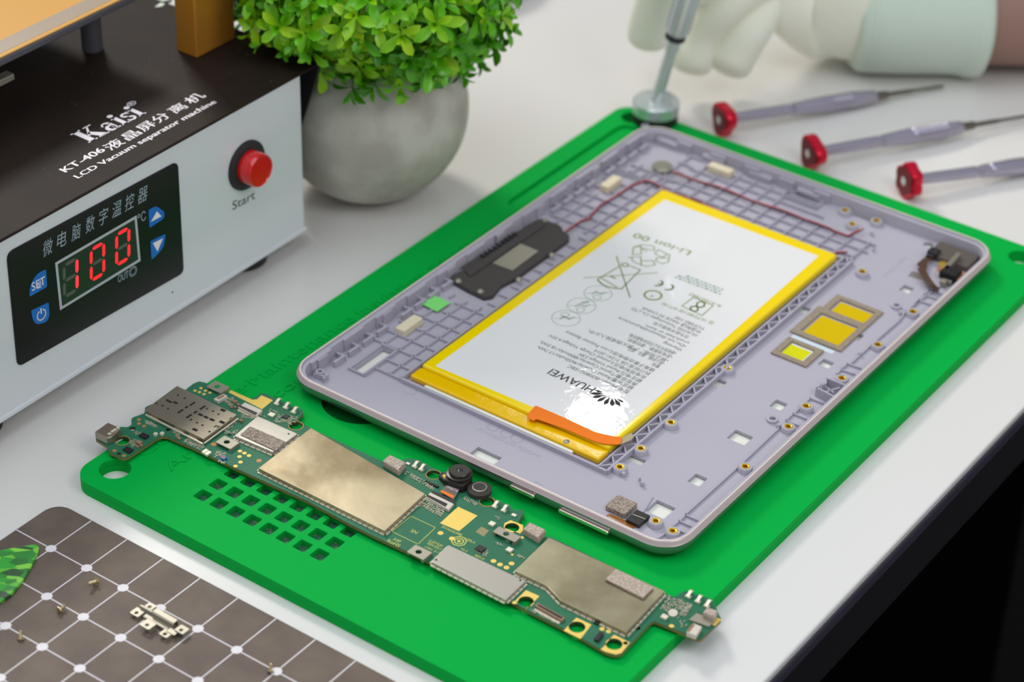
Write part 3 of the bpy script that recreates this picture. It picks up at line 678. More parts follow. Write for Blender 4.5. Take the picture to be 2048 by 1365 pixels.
# screw clips (sheet metal blocks with a hole)
def clip(px, py, w=6.6, d=4.6, h=1.3, wd=None):
    p = at(px, py, ZB+h)
    A = math.atan2(DIR.y, DIR.x); cA, sA = cos(A), sin(A)
    def tr(pts): return [(p.x + x*cA - y*sA, p.y + x*sA + y*cA) for x, y in pts]
    c = plate('screw_clip', [tr(rrect(0, 0, w, d, .3, 2)), tr(circ(-.3, 0, 1.0, 18))], ZB+h-.4, ZB+h, SILV, pcb, wxy, bevel=.08)
    q = Vector((p.x, p.y, ZB)); g = G(); E = Vector((cA, sA, 0)); F = Z.cross(E)
    g.box(q + E*(w/2-.5) + Z*(h/2-.2), (.5, d/2, h/2-.2), E, F); g.box(q - E*(w/2-.4) + Z*(h/2-.2), (.4, d/2-.3, h/2-.2), E, F)
    g.build('clip_side', SILV, c)
DIR = (at(1156, 1273, ZB)-at(467, 935, ZB)).normalized(); PRP = Z.cross(DIR)
clip(436, 774); clip(455, 885); clip(839, 1105)
clip(1014, 1069, 8.6, 3.4, 1.6)
# connectors
def conn(name, quad, h, m, inner=None, pins=None, lab=None, mi=CHIP):
    o = bpl(name, quad, h, m, r=.15, bevel=.1, lab=lab)
    if inner: bpl('connector_latch', inner, .12, mi, ZB+h, parent=o)
    if pins:
        (x0, y0), (x1, y1), n = pins; g = G()
        for i in range(n):
            q = i/(n-1); g.box(at(x0+(x1-x0)*q, y0+(y1-y0)*q, ZB+.15), (.16, .45, .12), DIR, PRP)
        g.build('connector_pins', TIN, o)
    return o
conn('flex_connector', [(476,815), (490,805), (525,821), (512,833)], 1.1, CERW, [(478,814), (481,811), (515,826), (511,831)], ((477,821), (510,836), 18), 'white flex connector beside gold pad')
conn('flex_connector', [(852,994), (861,985), (909,1006), (897,1020)], 1.1, CERW, [(853,993), (856,990), (895,1008), (891,1014)], ((853,999), (890,1018), 20), 'white camera connector')
conn('small_connector', [(427,798), (447,788), (455,792), (436,803)], 1.2, CERW, [(433,796), (447,790), (450,792), (437,799)], ((437,806), (455,797), 7), mi=CERB)
conn('board_connector', [(1069,1212), (1076,1206), (1130,1236), (1124,1243)], .9, CERB, [(1075,1211), (1077,1209), (1125,1235), (1122,1238)], ((1070,1220), (1118,1247), 24), 'slim brown board connector')
conn('narrow_connector', [(1188,1278), (1200,1262), (1208,1267), (1196,1283)], .9, CHIP, None, None)
conn('cable_connector', [(1373,1265), (1387,1247), (1404,1254), (1392,1272)], 1.7, CERW, [(1373,1262), (1385,1248), (1390,1250), (1378,1265)], None, 'white connector with brown stripe at the right tip', mi=CERB)
bpl('metal_plate', [(1378,1240), (1393,1227), (1430,1240), (1418,1254)], .7, SILV)
bpl('white_dot', [(1346+9.5*cos(a*pi/12), 1226+7.5*sin(a*pi/12)) for a in range(24)], .35, CERW)
# fabric wrapped blocks on the far edge
def fab(quad, h=2.6):
    o = bpl('fabric_block', quad, h, SPK, r=.2, bevel=.35); return o
fab([(765,922), (779,909), (812,925), (798,942)]); fab([(1046,1058), (1059,1044), (1092,1060), (1078,1077)]); fab([(1405,1226), (1414,1214), (1436,1222), (1429,1236)], 2.4)
# spring contacts
def spring(px, py):
    p = at(px, py, ZB); g = G(); E = DIR; F = PRP
    g.box(p + Z*.35, (.9, .6, .35), E, F); 
    pts = [p + F*-.2 + Z*.7, p + F*.6 + Z*1.3, p + F*1.5 + Z*1.7, p + F*2.3 + Z*1.3]
    for a, b in zip(pts[:-1], pts[1:]):
        d = (b-a).normalized(); g.box((a+b)/2, ((b-a).length/2+.1, .55, .12), d, E, d.cross(E))
    g.build('spring_contact', CANE, pcb, bevel=.06)
for x, y in ((553,810), (571,818), (587,827), (829,936), (842,942), (989,1016), (1007,1024), (1376,1196), (1395,1206), (1413,1215)): spring(x, y)
# camera with its flex, microphone
cm = bpl('camera_module', [(893,944), (915,934), (944,946), (945,957), (926,973), (888,960)], 3.0, LENSB, r=.4, bevel=.3, lab='black round camera module')
p = at(919, 951, ZB+3.0)
G().lathe(p, [(4.3, 0), (4.3, .9), (3.5, 1.1), (3.5, 1.8), (3.2, 2.1), (1.1, 2.1), (.9, 1.9)], 36).build('lens_barrel', LENSB, cm, smooth=30)
G().lathe(p+Z*1.9, [(.9, 0), (.7, .15), (.3, .25)], 20).build('lens', GLASSL, cm, smooth=60)
bpl('camera_bracket', [(877,951), (884,945), (899,951), (897,962), (892,966)], 1.6, LENSB, r=.3, parent=cm); bpl('gold_mark', [(884,951), (890,949), (896,954), (889,958)], .05, GOLD, ZB+1.62, parent=cm)
cf = bpl('camera_flex', [(880,984), (895,966), (921,977), (907,1000)], .2, mat('grey_brown_flex', (112,100,96), .3, coat=.4), ZB+1.0)
g = G(); text_into(g, 'FF0S7A', at(892,976,ZB+1.22), at(914,985,ZB+1.22), 1.2, th=.02); g.build('flex_lettering', WHITEP, cf)
bpl('amber_stiffener', [(880,984), (884,981), (908,992), (906,997)], .25, ORNG, ZB+1.05)
bpl('black_stiffener', [(862,985), (868,983), (912,1003), (909,1008)], .2, CHIP, ZB+1.1)
mc = at(959, 985, ZB)
mp_ = G().lathe(mc + Z*.2, [(4.0, 0), (4.0, 1.2), (3.5, 1.5), (2.7, 1.5)], 36).build('microphone', mat('dark_rubber_ring', (58,54,48), .8, bump=(1200,.5,.2)), pcb, smooth=40)
G().lathe(mc + Z*1.6, [(2.5, 0), (2.5, .6), (2.2, .75), (2.1, .68)], 36).build('microphone_cap', SILV, mp_, smooth=30)
G().lathe(mc + Z*2.2, [(2.1, 0), (2.05, .14)], 32).build('microphone_face', CHIP, mp_, smooth=30)
# gold areas
bpl('gold_pad', [(457,785), (462,781), (505,800), (514,799), (523,791), (546,801), (524,819)], .03, GOLD)
bpl('gold_pad', [(880,1047), (916,1014), (955,1032), (918,1063)], .03, GOLD)
for q, hs in (([(1020,1221), (1020,1213), (1052,1181), (1079,1193), (1050,1223)], [(1052,1204,2.45), (1029,1206,.75)]), ([(1127,1262), (1153,1236), (1183,1250), (1161,1279)], [(1154,1255,2.55)]),
              ([(1201,1300), (1228,1270), (1260,1286), (1243,1307), (1232,1310), (1212,1305)], [(1228,1289,2.55), (1251,1287,.75)]), ([(1009,1047), (1021,1041), (1046,1051), (1046,1062), (1040,1068), (1007,1056)], [(1024,1056,2.35)]), ([(1412,1226), (1443,1240), (1430,1253), (1405,1240)], [])):
    bpl('screw_pad', q, .03, GOLD, holes=hs)
for x, y, r in ((592,852,2.7), (867,950,2.7), (245,882,2.7), (974,1004,2.7)):
    p = at(x, y, ZB); plate('ring_pad', [circ(p.x, p.y, r-.1, 24), circ(p.x, p.y, r-.35, 24)], ZB, ZB+.03, COPD, pcb, wxy)
g = G()
for x, y, r in ((480,903,.75), (489,907,.75), (498,912,.75), (479,914,.75), (481,925,.75), (471,933,.75), (881,1067,.95), (904,1078,.95), (987,1123,.9), (1000,1130,.9), (1013,1136,.9), (1023,1128,.9), (1204,1259,.8), (1217,1264,.8), (1024,1110,.5), (1044,1076,.6), (1343,1253,.8), (390,782,.6), (402,777,.6), (411,782,.6), (399,785,.6), (408,789,.6), (420,786,.6), (591,870,.6)):
    G().lathe(at(x, y, ZB), [(r, 0), (r, .05)], 18).build('test_point', GOLD, pcb)
g = G()
for x, y, r in ((278,840,.7), (278,848,.7), (288,853,.7), (229,902,.7), (248,912,.7), (428,889,1.0), (518,922,.9)): G().lathe(at(x, y, ZB), [(r, 0), (r, .05)], 18).build('copper_dot', COPD, pcb)
# larger chips, each a part
def chip(x, y, a, b, h=.6, m=CHIP, nm='chip'):
    p = at(x, y, ZB+h); o = G().box((p.x, p.y, ZB+h/2), (a/2, b/2, h/2), DIR, PRP).build(nm, m, pcb, bevel=.08); return o
for a in ((288,871,2.9,2.1,.7), (256,899,3.0,2.2,.7), (572,833,2.0,1.9,.6), (961,1097,2.8,2.6,.8), (459,868,1.0,.9,.4), (855,963,1.6,.7), (862,967,1.6,.8), (872,971,2.0,.8), (1193,1245,1.6,1.0,.7)): chip(*a)
for a in ((278,884,1.9,1.6,.9), (282,890,1.2,1.0), (275,893,1.0,.8), (468,802,2.0,1.1,.9), (477,809,1.2,.9), (463,814,1.0,.8), (845,1007,1.2,.8), (470,814,.9,.9), (482,840,1.3,1.0,.9), (354,872,1.4,1.0), (358,876,1.4,1.0), (446,915,1.8,1.2,.9)): chip(*a, m=CERB, nm='capacitor')
for a in ((311,867,1.1,1.3,1.0), (324,866,1.1,1.3,1.0), (410,902,1.3,2.2,.8), (416,906,1.3,2.2,.8), (543,829,2.2,1.8,.7), (984,1047,2.0,1.9,.8), (1019,1099,2.0,1.9,.8), (1028,1030,1.6,1.2,.5), (816,927,1.4,1.0,.5), (1329,1233,2.0,1.8,.9)): chip(*a, m=TIN, nm='solder_component')
chip(446, 915, 2.2, 1.6, .8, BLUE, 'blue_component')
bpl('code_square', [(951,1064), (963,1054), (978,1062), (967,1074)], .03, mat('dull_pink_square', (150,140,96), .6))
# hundreds of tiny resistors: one part
g = G(); R = random.Random(3)
def field(x0, y0, x1, y1, x2, y2, n, m_):            # parallelogram p0 + u(p1-p0) + v(p2-p0), n x m
    for i in range(n):
        for j in range(m_):
            if R.random() < .2: continue
            u = (i+.5+R.uniform(-.15,.15))/n; v = (j+.5+R.uniform(-.15,.15))/m_
            p = at(x0+(x1-x0)*u+(x2-x0)*v, y0+(y1-y0)*u+(y2-y0)*v, ZB)
            a, b = (.28, .15) if R.random() < .5 else (.15, .28); g.cur = 0
            g.box(p+Z*.16, (a*.62, b*.62, .16), DIR, PRP); g.cur = 1
            e = DIR if a > b else PRP; q = PRP if a > b else DIR; L = max(a, b)
            g.box(p+Z*.16+e*L*.85, (L*.3, .16, .18), e, q); g.box(p+Z*.16-e*L*.85, (L*.3, .16, .18), e, q)
for f in ((378,876,412,894, 366,884,9,5), (452,862,478,862, 447,869,5,3), (457,853,474,845, 446,864,6,3), (465,795,478,806, 447,803,5,6), (476,836,506,840, 488,826,7,3), (556,829,596,836, 548,846,9,6),
          (812,942,870,975, 808,950,18,3), (845,1000,890,1022, 838,1014,12,6), (930,994,956,1008, 926,1000,7,3), (956,1092,980,1104, 948,1104,6,4), (1336,1192,1352,1200, 1320,1220,5,8), (1356,1197,1385,1212, 1342,1214,8,7), (1366,1216,1386,1210, 1352,1240,3,8),
          (1066,1216,1120,1244, 1062,1224,16,2), (1155,1225,1185,1240, 1152,1230,10,2), (350,858,364,866, 345,866,4,3), (290,842,312,850, 292,848,7,4), (432,904,452,906, 430,916,5,4), (440,918,452,924, 436,924,4,2), (258,884,275,878, 264,896,5,4), (268,866,280,862, 272,872,3,2), (1355,1244,1370,1238, 1362,1258,2,4), (992,1030,1002,1034, 988,1038,2,3), (992,1084,1006,1092, 990,1088,4,1), (1036,1110,1050,1118, 1034,1114,4,2), (500,818,536,835, 498,822,10,1), (540,818,556,824, 536,826,5,2)):
    field(*f)
o = g.build('tiny_components', [CERL, TIN], pcb); o['kind'] = 'stuff'
# silkscreen
g = G(); zz = ZB+.01
def BS(t, x0, y0, x1, y1, h): text_into(g, t, at(x0, y0, zz), at(x1, y1, zz), h, th=.02, bold=.002)
BS('SN', 820, 1064, 832, 1069, 1.5); BS('HF', 786, 1081, 799, 1087, 1.4); BS('RoHS', 773, 1084, 797, 1095, 1.5); BS('SH1AGSL09M', 882, 1055, 921, 1073, 1.1); BS('VER.0', 929, 1080, 948, 1088, 1.1)
BS('LLDM220', 857, 1083, 883, 1095, 1.1); BS('REV.E2-1', 854, 1089, 880, 1101, 1.1); BS('17M1 2-1', 849, 1096, 875, 1107, .9); BS('REV.0', 949, 1113, 966, 1121, 1.1); BS('H-1', 921, 1100, 932, 1105, 1.1)
g.strip([at(x, y, zz) for x, y in ((784,1064), (822,1033), (871,1056), (836,1089), (784,1064))], .22, h=.02)
p = at(918, 1083, zz)
g.lathe(p, [(2.6, 0), (2.6, .02), (2.2, .02), (2.2, 0)], 8, closed=False); g.lathe(p, [(1.6, 0), (1.6, .02), (1.2, .02), (1.2, 0)], 24, closed=False); g.lathe(p, [(.7, 0), (.7, .02)], 6)
g.build('silkscreen_print', SILK, pcb)

# ---------------------------------------------------------------- separator machine
TF = 139.3                                            # front face plane t = TF
FZ0, FZ1 = 8.0, 74.6; SR = -32.6; SL = -300
mach = empty('separator_machine', W(-150, 210, 0)); tag(mach, 'grey and black screen separator machine with a lit red temperature display and red start button', 'machine')
g = G(); g.stbox(SL, SR, TF, 300, FZ0, FZ1); g.build('cabinet', FACE, mach, bevel=1.2, seg=3)
g = G(); g.box(W((SL+SR)/2, TF-.2, FZ0+.9), ((SR-SL)/2, .7, .9)); g.build('lower_lip', FACE, mach, bevel=.4)
for s, t in ((-54.5, 151.5), (-190.5, 151.5), (-64.5, 285), (-285, 285)):
    G().lathe(W(s, t, 0), [(7.6, 0), (8.8, 1.2), (8.8, 8.1)], 32).build('foot', RUB, mach, smooth=40)
# folded cover
SC = -21.2
g = G(); g.stbox(SL-6, SC, TF-.9, 306, FZ1, FZ1+1.1); g.build('cover_top', COVER, mach, bevel=.5)
fp = [on_s(*p, SC) for p in ((641,123), (632,205), (613,285), (612,442))]
prof = [(TF-.9, FZ1+.6)] + [(q.dot(V), q.z) for q in fp[1:]] + [(300, fp[-1].z), (300, FZ1+.6)]
prof = [(TF-.6, FZ1+.8), (TF-.6+2, FZ1-6), (151, 40), (153, 9), (300, 9), (300, FZ1+.8)]
g = G(); A = [W(SC, t, z) for t, z in prof]; B = [W(SC-1.1, t, z) for t, z in prof]; m_ = len(A)
g.add(A+B, [tuple(range(m_)), tuple(range(2*m_-1, m_-1, -1))] + [(i, (i+1) % m_, (i+1) % m_+m_, i+m_) for i in range(m_)]); g.build('cover_side', COVERS, mach, bevel=.4)
g = G(); ztx = FZ1+1.12
def TX(t, x0, y0, x1, y1, h, bold=.02, **k):
    for i in (-1, 0, 1):                              # three passes make the strokes heavy
        o_ = U*(i*bold*3.6); text_into(g, t, at(x0, y0, ztx)+o_, at(x1, y1, ztx)+o_, h, th=.03+.002*i, **k)
def serif(letters, p0, p1, h):
    """heavy slab lettering: strokes given in a unit box (x to the right, y up)"""
    p0 = at(*p0, ztx); p1 = at(*p1, ztx); ex = (p1-p0); L = ex.length; ex.normalize(); ey = Z.cross(ex)
    for kind, pts in letters:
        if kind == 'p': g.prism([p0 + ex*(x*L) + ey*(y*h) + Z*.04 for x, y in pts], .04)
        else: plate_into(g, [[(x*L, y*h) for x, y in lp] for lp in pts], 0, .04, lambda a, b, c: p0 + ex*a + ey*b + Z*c)
def arcp(cx, cy, rx, ry, a0, a1, n=14): return [(cx+rx*cos(radians(a0+(a1-a0)*i/n)), cy+ry*sin(radians(a0+(a1-a0)*i/n))) for i in range(n+1)]
def bar(x, y, w, h): return ('p', [(x, y), (x+w, y), (x+w, y+h), (x, y+h)])
K = [bar(.035,0,.085,1), bar(0,0,.155,.06), bar(0,.94,.155,.06), ('p', [(.12,.42),(.255,.97),(.285,.97),(.15,.36)]), ('p', [(.14,.55),(.2,.62),(.335,.03),(.225,.03)]), bar(.19,0,.17,.06), bar(.205,.94,.13,.06)]
def low_a(x): return [('P', [arcp(x+.07,.2,.07,.22,0,360,20), arcp(x+.085,.2,.03,.13,0,360,14)]), bar(x+.105,.02,.055,.5), ('P', [arcp(x+.085,.47,.075,.2,0,180,12)+arcp(x+.07,.47,.035,.13,180,0,10)]), bar(x+.13,0,.06,.07)]
def low_i(x): return [bar(x+.025,0,.065,.66), bar(x,0,.12,.06), bar(x,.6,.06,.06), ('P', [arcp(x+.057,.87,.042,.11,0,360,18)])]
def low_s(x): return [('P', [arcp(x+.065,.5,.065,.17,20,270,14)+arcp(x+.065,.5,.03,.08,270,40,10)]), ('P', [arcp(x+.07,.16,.065,.17,200,450,14)+arcp(x+.07,.16,.03,.08,450,220,10)]), bar(x+.115,.5,.02,.17), bar(x,0,.02,.18)]
serif(K + low_a(.37) + low_i(.585) + low_s(.72) + low_i(.88), (178, 286), (293, 226), 9.2)
TX('KT-406', 132, 345, 212, 301, 3.5, .035)
for ch, x0, y0, x1, y1 in (('液',222,301,251,285), ('晶',257,281,284,266), ('屏',288,263,314,248), ('分',317,246,342,232), ('离',351,227,377,213), ('机',384,208,412,192)): TX(ch, x0, y0, x1, y1, 4.1, .018)
TX('LCD Vacuum separator machine', 157, 357, 434, 205, 2.7, .03)
TX('®', 262, 214, 276, 205, 2.8, .0)
g.build('cover_print', WHITEP, mach)
g = G(); R = random.Random(5)                        # crumbs of dust on the cover
for i in range(90):
    s = R.uniform(-75, -24) if i % 2 else R.uniform(-220, -30); t = R.uniform(142, 200); g.lathe(W(s, t, FZ1+1.05), [(R.uniform(.1, .28), 0), (.08, .12)], 6)
o = g.build('dust_specks', mat('pale_dust', (130,124,104), .9), mach); o['kind'] = 'stuff'
# membrane panel on the front, drawn on the plane t = TF
NF = -V
def f2(px, py, d=0): p = on_t(px, py, TF-d); return (p.dot(U), p.z)
def fpl(name, loops, d0, d1, m, parent=None, bevel=0, smooth=None):
    g = G(); plate_into(g, loops, d0, d1, lambda x, y, z: U*x + V*(TF-z) + Z*y, bevel); return weld(g.build(name, m, parent or mach, smooth=smooth))
pc = [f2(12, 506), f2(354, 322), f2(366, 545), f2(34, 734)]
panel = fpl('control_panel', [rounded(pc, [3.2, 2.8, 2.6, 2.6], 6)], -.2, .6, PANEL, bevel=.2)
panel['label'] = 'glossy black control panel with a digital display'
win = [f2(110, 526, .6), f2(273, 431, .6), f2(281, 522, .6), f2(120, 621, .6)]
def inset(q, k):
    c = [sum(p[i] for p in q)/4 for i in (0, 1)]; return [(p[0]+(-k if p[0] > c[0] else k), p[1]+(-k if p[1] > c[1] else k)) for p in q]
fpl('display_frame', [win, inset(win, 1.05)], .6, .66, mat('pale_frame_print', (186,190,196), .4), panel)
fpl('display_window', [inset(win, 1.0)], .6, .64, LCDG, panel)
# seven segment digits
(wx0, wz1), (wx1, _), (wx2, wz0), _q = win[0], win[1], win[2], win[3]
wl, wr = (win[0][0]+win[3][0])/2, (win[1][0]+win[2][0])/2
def wz(s, top): a, b = (win[0], win[1]) if top else (win[3], win[2]); q = (s-a[0])/(b[0]-a[0]); return a[1]+(b[1]-a[1])*q
def seg7(cx, w, on, dim):
    zt_, zb_ = wz(cx, 1)-3.0, wz(cx, 0)+4.0; zm = (zt_+zb_)/2; hw = w/2; th = 1.3; sl = .1
    def P(x, z): return (cx + x + (z-zm)*sl, z)
    def hs(z): return [P(-hw+.5, z), P(-hw+1.3, z+th/2), P(hw-1.3, z+th/2), P(hw-.5, z), P(hw-1.3, z-th/2), P(-hw+1.3, z-th/2)]
    def vs(x, z0, z1): return [P(x, z0+.4), P(x-th/2, z0+1.2), P(x-th/2, z1-1.2), P(x, z1-.4), P(x+th/2, z1-1.2), P(x+th/2, z0+1.2)]
    S7 = dict(a=hs(zt_), g=hs(zm), d=hs(zb_), f=vs(-hw, zm, zt_), b=vs(hw, zm, zt_), e=vs(-hw, zb_, zm), c=vs(hw, zb_, zm))
    for k, pts in S7.items():
        m = SEGON if (k in on and not dim) else (SEGON2 if k in on else SEGOFF)
        o = fpl('display_segment', [pts], .64, .7, m, panel)
d1 = wl + (wr-wl)*.165; d2 = wl + (wr-wl)*.485; d3 = wl + (wr-wl)*.80
seg7(d1-.3, 6.0, 'bc', 0); seg7(d2, 6.0, 'abcdef', 1); seg7(d3, 6.0, 'abcdef', 1)
# keys on the panel
def fk(name, pts, m, d0=.6, d1=.75, r=1.2): return fpl(name, [rounded([f2(*p, .7) for p in pts], r, 4)], d0, d1, m, panel)
fk('up_key', [(297,421), (312,412), (329,424), (328,437), (299,456)], BLUE, r=[.6,2,3,2,.6]); fk('down_key', [(301,483), (331,468), (328,492), (316,508), (303,520)], BLUE, r=[.6,.6,3,3,.6])
fk('set_key', [(59,594), (60,572), (74,548), (92,539), (94,574)], BLUE, r=[.5,3,3,.6,.6]); fk('power_button', [(62,622), (97,605), (99,632), (93,644), (75,650), (66,642)], BLUE, r=[.6,.6,1.6,1.6,1.6,1.6])
g = G()
def fgl(loops): plate_into(g, [[f2(*p, .8) for p in L] for L in loops], .76, .8, lambda x, y, z: U*x + V*(TF-z) + Z*y)
fgl([[(302,444), (314,423), (323,433)]]); g.build('key_symbol', WHITEP, panel); g = G(); fgl([[(306,487), (326,477), (315,503)]]); g.build('key_symbol', WHITEP, panel); g = G()
def ft(t, x0, y0, x1, y1, h, bold=.0, d=.76, gg=None, **k): text_into(gg or g, t, on_t(x0, y0, TF-d), on_t(x1, y1, TF-d), h, up=NF, th=.03, bold=bold, **k)
ft('SET', 64, 583, 91, 568, 3.2); ft('设', 74, 578, 83, 574, 2.2); g.build('key_symbol', WHITEP, panel); g = G()
c = on_t(83, 630, TF-.78)
def farc(c, r, w, a0, a1, n=20):
    pts = [c + (U*cos(radians(a0+(a1-a0)*i/n)) + Z*sin(radians(a0+(a1-a0)*i/n)))*r for i in range(n+1)]
    g.strip(pts, w, up=NF, h=.03)
farc(c, 1.9, .5, 120, 420); g.strip([c+Z*.6, c+Z*2.4], .5, up=NF, h=.03)
g.build('key_symbol', WHITEP, panel)
g = G()
chs = '微电脑数字温控器'; xs = [(cx-10, cy+16, cx+10, cy+5) for cx, cy in ((97,497), (124,481), (153,466), (181,450), (208,435), (234,420), (260,406), (286,391))]
for ch, (x0, y0, x1, y1) in zip(chs, xs): ft(ch, x0, y0, x1, y1, 4.6, shear=.25, d=.62)
ft('℃', 276, 448, 292, 439, 3.6, d=.62); ft('OUT', 236, 566, 257, 555, 3.0, d=.62)
c = on_t(266, 543, TF-.66); farc(c, 1.55, .9, 0, 360, 24)
g.build('panel_lettering', GREYP, panel)
g = G(); ft('Start', 465, 421, 510, 397, 3.7, d=.05); g.build('start_lettering', mat('black_lettering', (36,38,44), .5), mach)
# red push button
c = on_t(492, 330, TF)
st_b = G().lathe(c - NF*.5, [(9.6, 0), (9.6, 1.3), (8.6, 1.9), (7.0, 2.0)], 40, ax=NF).build('start_button', RUB, mach, smooth=35); st_b['label'] = 'red push button in a black collar'
G().lathe(c + NF*1.4, [(6.4, 0), (6.4, 5.2), (6.0, 6.0), (5.9, 5.9), (5.6, 5.5)], 40, ax=NF).build('red_cap', REDB, st_b, smooth=35)
G().lathe(W(*(lambda q: (q.dot(U), q.dot(V), q.z))(on_t(345, 585, TF))) - NF*.3, [(.35, 0), (.35, .4)], 10, ax=NF).build('pin_hole', COVERS, mach)
# posts, standoff, upper plate
a0, a1, a2 = at(351,103,FZ1+1.1), at(394,117,FZ1+1.1), at(472,77,FZ1+1.1)
s0, t0 = a1.dot(U), a1.dot(V); s1_, t1_ = a2.dot(U), a0.dot(V)
po = G(); po.stbox(s0, s1_, t0, t1_, FZ1+1.1, FZ1+55); po.build('post', PILL, mach, bevel=.5)
p = at(185, 97, FZ1+1.1); G().cyl(p, p+Z*26, 3.9, seg=28).build('standoff', AMBG, mach, smooth=40)
sA, tA = st(0, 137, 101), st(262, 0, 101); tp = (sA[1]+tA[1])/2
up_ = empty('heating_plate', W(-150, 250, 101)); up_.parent = mach; up_.location = (W(-150, 250, 101)-ORG[mach.name])*S
g = G(); g.stbox(-300, -58, tp, 330, 100.5, 103.2); g.build('plate_slab', AMBG, up_, bevel=.5)
g = G(); g.stbox(-299.5, -58.4, tp+.4, 329, 103.2, 103.9); g.build('amber_surface', AMB, up_, bevel=.3)
g = G(); g.stbox(-290, -66, tp+2.2, tp+9.5, 103.9, 103.98); g.build('painted_reflection', AMBS, up_)  # reflection in the glossy amber, laid on as a tan strip
g = G(); g.box(on_t(3, 148, tp+8)-Z*2, (4, 2, 1.2)); g.build('plate_fixing', SILV, up_, bevel=.3)
plate('white_slot', [[st(*p, FZ1+1.12) for p in ((309,14), (322,5), (330,8), (322,13))]], FZ1+1.1, FZ1+1.14, CREAM, mach)
plate('slot_opening', [[st(*p, FZ1+1.12) for p in ((309,13), (325,3), (345,-2), (343,4), (318,13))]], FZ1+1.09, FZ1+1.12, HOLEB, mach)
# ---------------------------------------------------------------- plant in a round concrete pot
d0 = ray(740, 210); R0 = 40.0
for _ in range(20):
    k = (.93*R0 - CAM.z)/d0.z; c = CAM + d0*k; R0 = 200*(c-CAM).length/FPX*.985
PC = Vector((c.x, c.y, 0)); R = random.Random(11)
pl = empty('potted_plant', PC); tag(pl, 'leafy green artificial plant in a round grey concrete pot beside the machine', 'potted plant')
prof = [(R0*.35, 0)]
for i in range(22):
    a = radians(-68 + i*(68+52)/21); prof.append((R0*cos(a), R0*.93 + R0*sin(a)))
top = prof[-1]; prof += [(top[0]-1.5, top[1]+.8), (top[0]-3.5, top[1]-.5), (top[0]-4, top[1]-6)]
G().lathe(PC, prof, 72).build('pot', POTM, pl, smooth=50)
pz = top[1]
g = G(); g.lathe(PC + Z*(pz-7), [(top[0]-4, 0), (top[0]-6, 3), (8, 8)], 32); g.build('moss', SOIL, pl, smooth=60)
FC = PC + Z*(pz+30); FR = 61.0
lv = G(); lv.tone = []; stg = G()
def leaf(o, d, n, L, w, tone):
    d = d.normalized(); sd = d.cross(n).normalized(); n = sd.cross(d)
    k = len(lv.v); sh = [(0, .12, 0), (.3, .62, .03), (.62, 1, .02), (.86, .8, -.06), (1, .12, -.16)]
    vs = []
    for q, ww, b in sh:
        c = o + d*(L*q) + n*(L*b); vs += [c - sd*(w*ww/2) + n*(w*.12*ww), c - n*(w*.1*ww), c + sd*(w*ww/2) + n*(w*.12*ww)]
    fs = []
    for j in range(4):
        for i in range(2): fs.append((j*3+i, j*3+i+1, j*3+i+4, j*3+i+3))
    lv.add(vs, fs); lv.tone += [tone]*len(fs)
def ok(p): return not (p.z < 80 and p.dot(U) < -18 and p.dot(V) < 310) and not (p.dot(U) < -24 and 168 < p.dot(V) < 192) and p.z > 3
cnt = 0
for i in range(620):
    z_ = 1 - 2*(i+.5)/620; a = i*2.39996
    n = Vector((cos(a)*math.sqrt(1-z_*z_), sin(a)*math.sqrt(1-z_*z_), z_))
    if n.z < -.74: continue
    rr = FR*(R.uniform(.80, 1.04)) * (1 if n.z > -.1 else .93); sc = Vector((1, 1, .82))
    p = FC + Vector((n.x*rr, n.y*rr, n.z*rr*.82))
    if n.z < -.25 and math.hypot(n.x, n.y)*rr < R0*.8: continue
    if not ok(p): continue
    # only the half that can be seen from the camera side or nearby gets full density
    if (CAM-FC).normalized().dot(n) < -.45 and i % 3: continue
    ax = (n*.75 + Vector((R.uniform(-.5,.5), R.uniform(-.5,.5), R.uniform(-.2,.6)))).normalized()
    base = p - ax*6; stg.tube([FC + (p-FC)*.35, base, p], [.5, .45, .3], 5)
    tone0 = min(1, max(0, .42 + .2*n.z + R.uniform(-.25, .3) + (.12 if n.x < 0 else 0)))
    e1 = ax.orthogonal().normalized(); e2 = ax.cross(e1); ph = R.uniform(0, 6)
    for lay, (m_, tilt, Ls, dz) in enumerate(((5, .95, 8.8, -4.0), (4, .68, 8.0, -.5), (3, .3, 5.5, 1.0))):
        for j in range(m_):
            b = ph + lay*.6 + 2*pi*j/m_ + R.uniform(-.2, .2); rd = e1*cos(b)+e2*sin(b)
            d = ax*(1-tilt)+rd*tilt; L = Ls*R.uniform(.85, 1.25); o = p + ax*dz
            tip = o + d.normalized()*L
            if not ok(tip) or not ok(o): continue
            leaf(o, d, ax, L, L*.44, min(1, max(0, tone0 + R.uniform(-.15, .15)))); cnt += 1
lo = lv.build('foliage', LEAF, pl, smooth=60); stg.build('stems', STEM, pl, smooth=60)

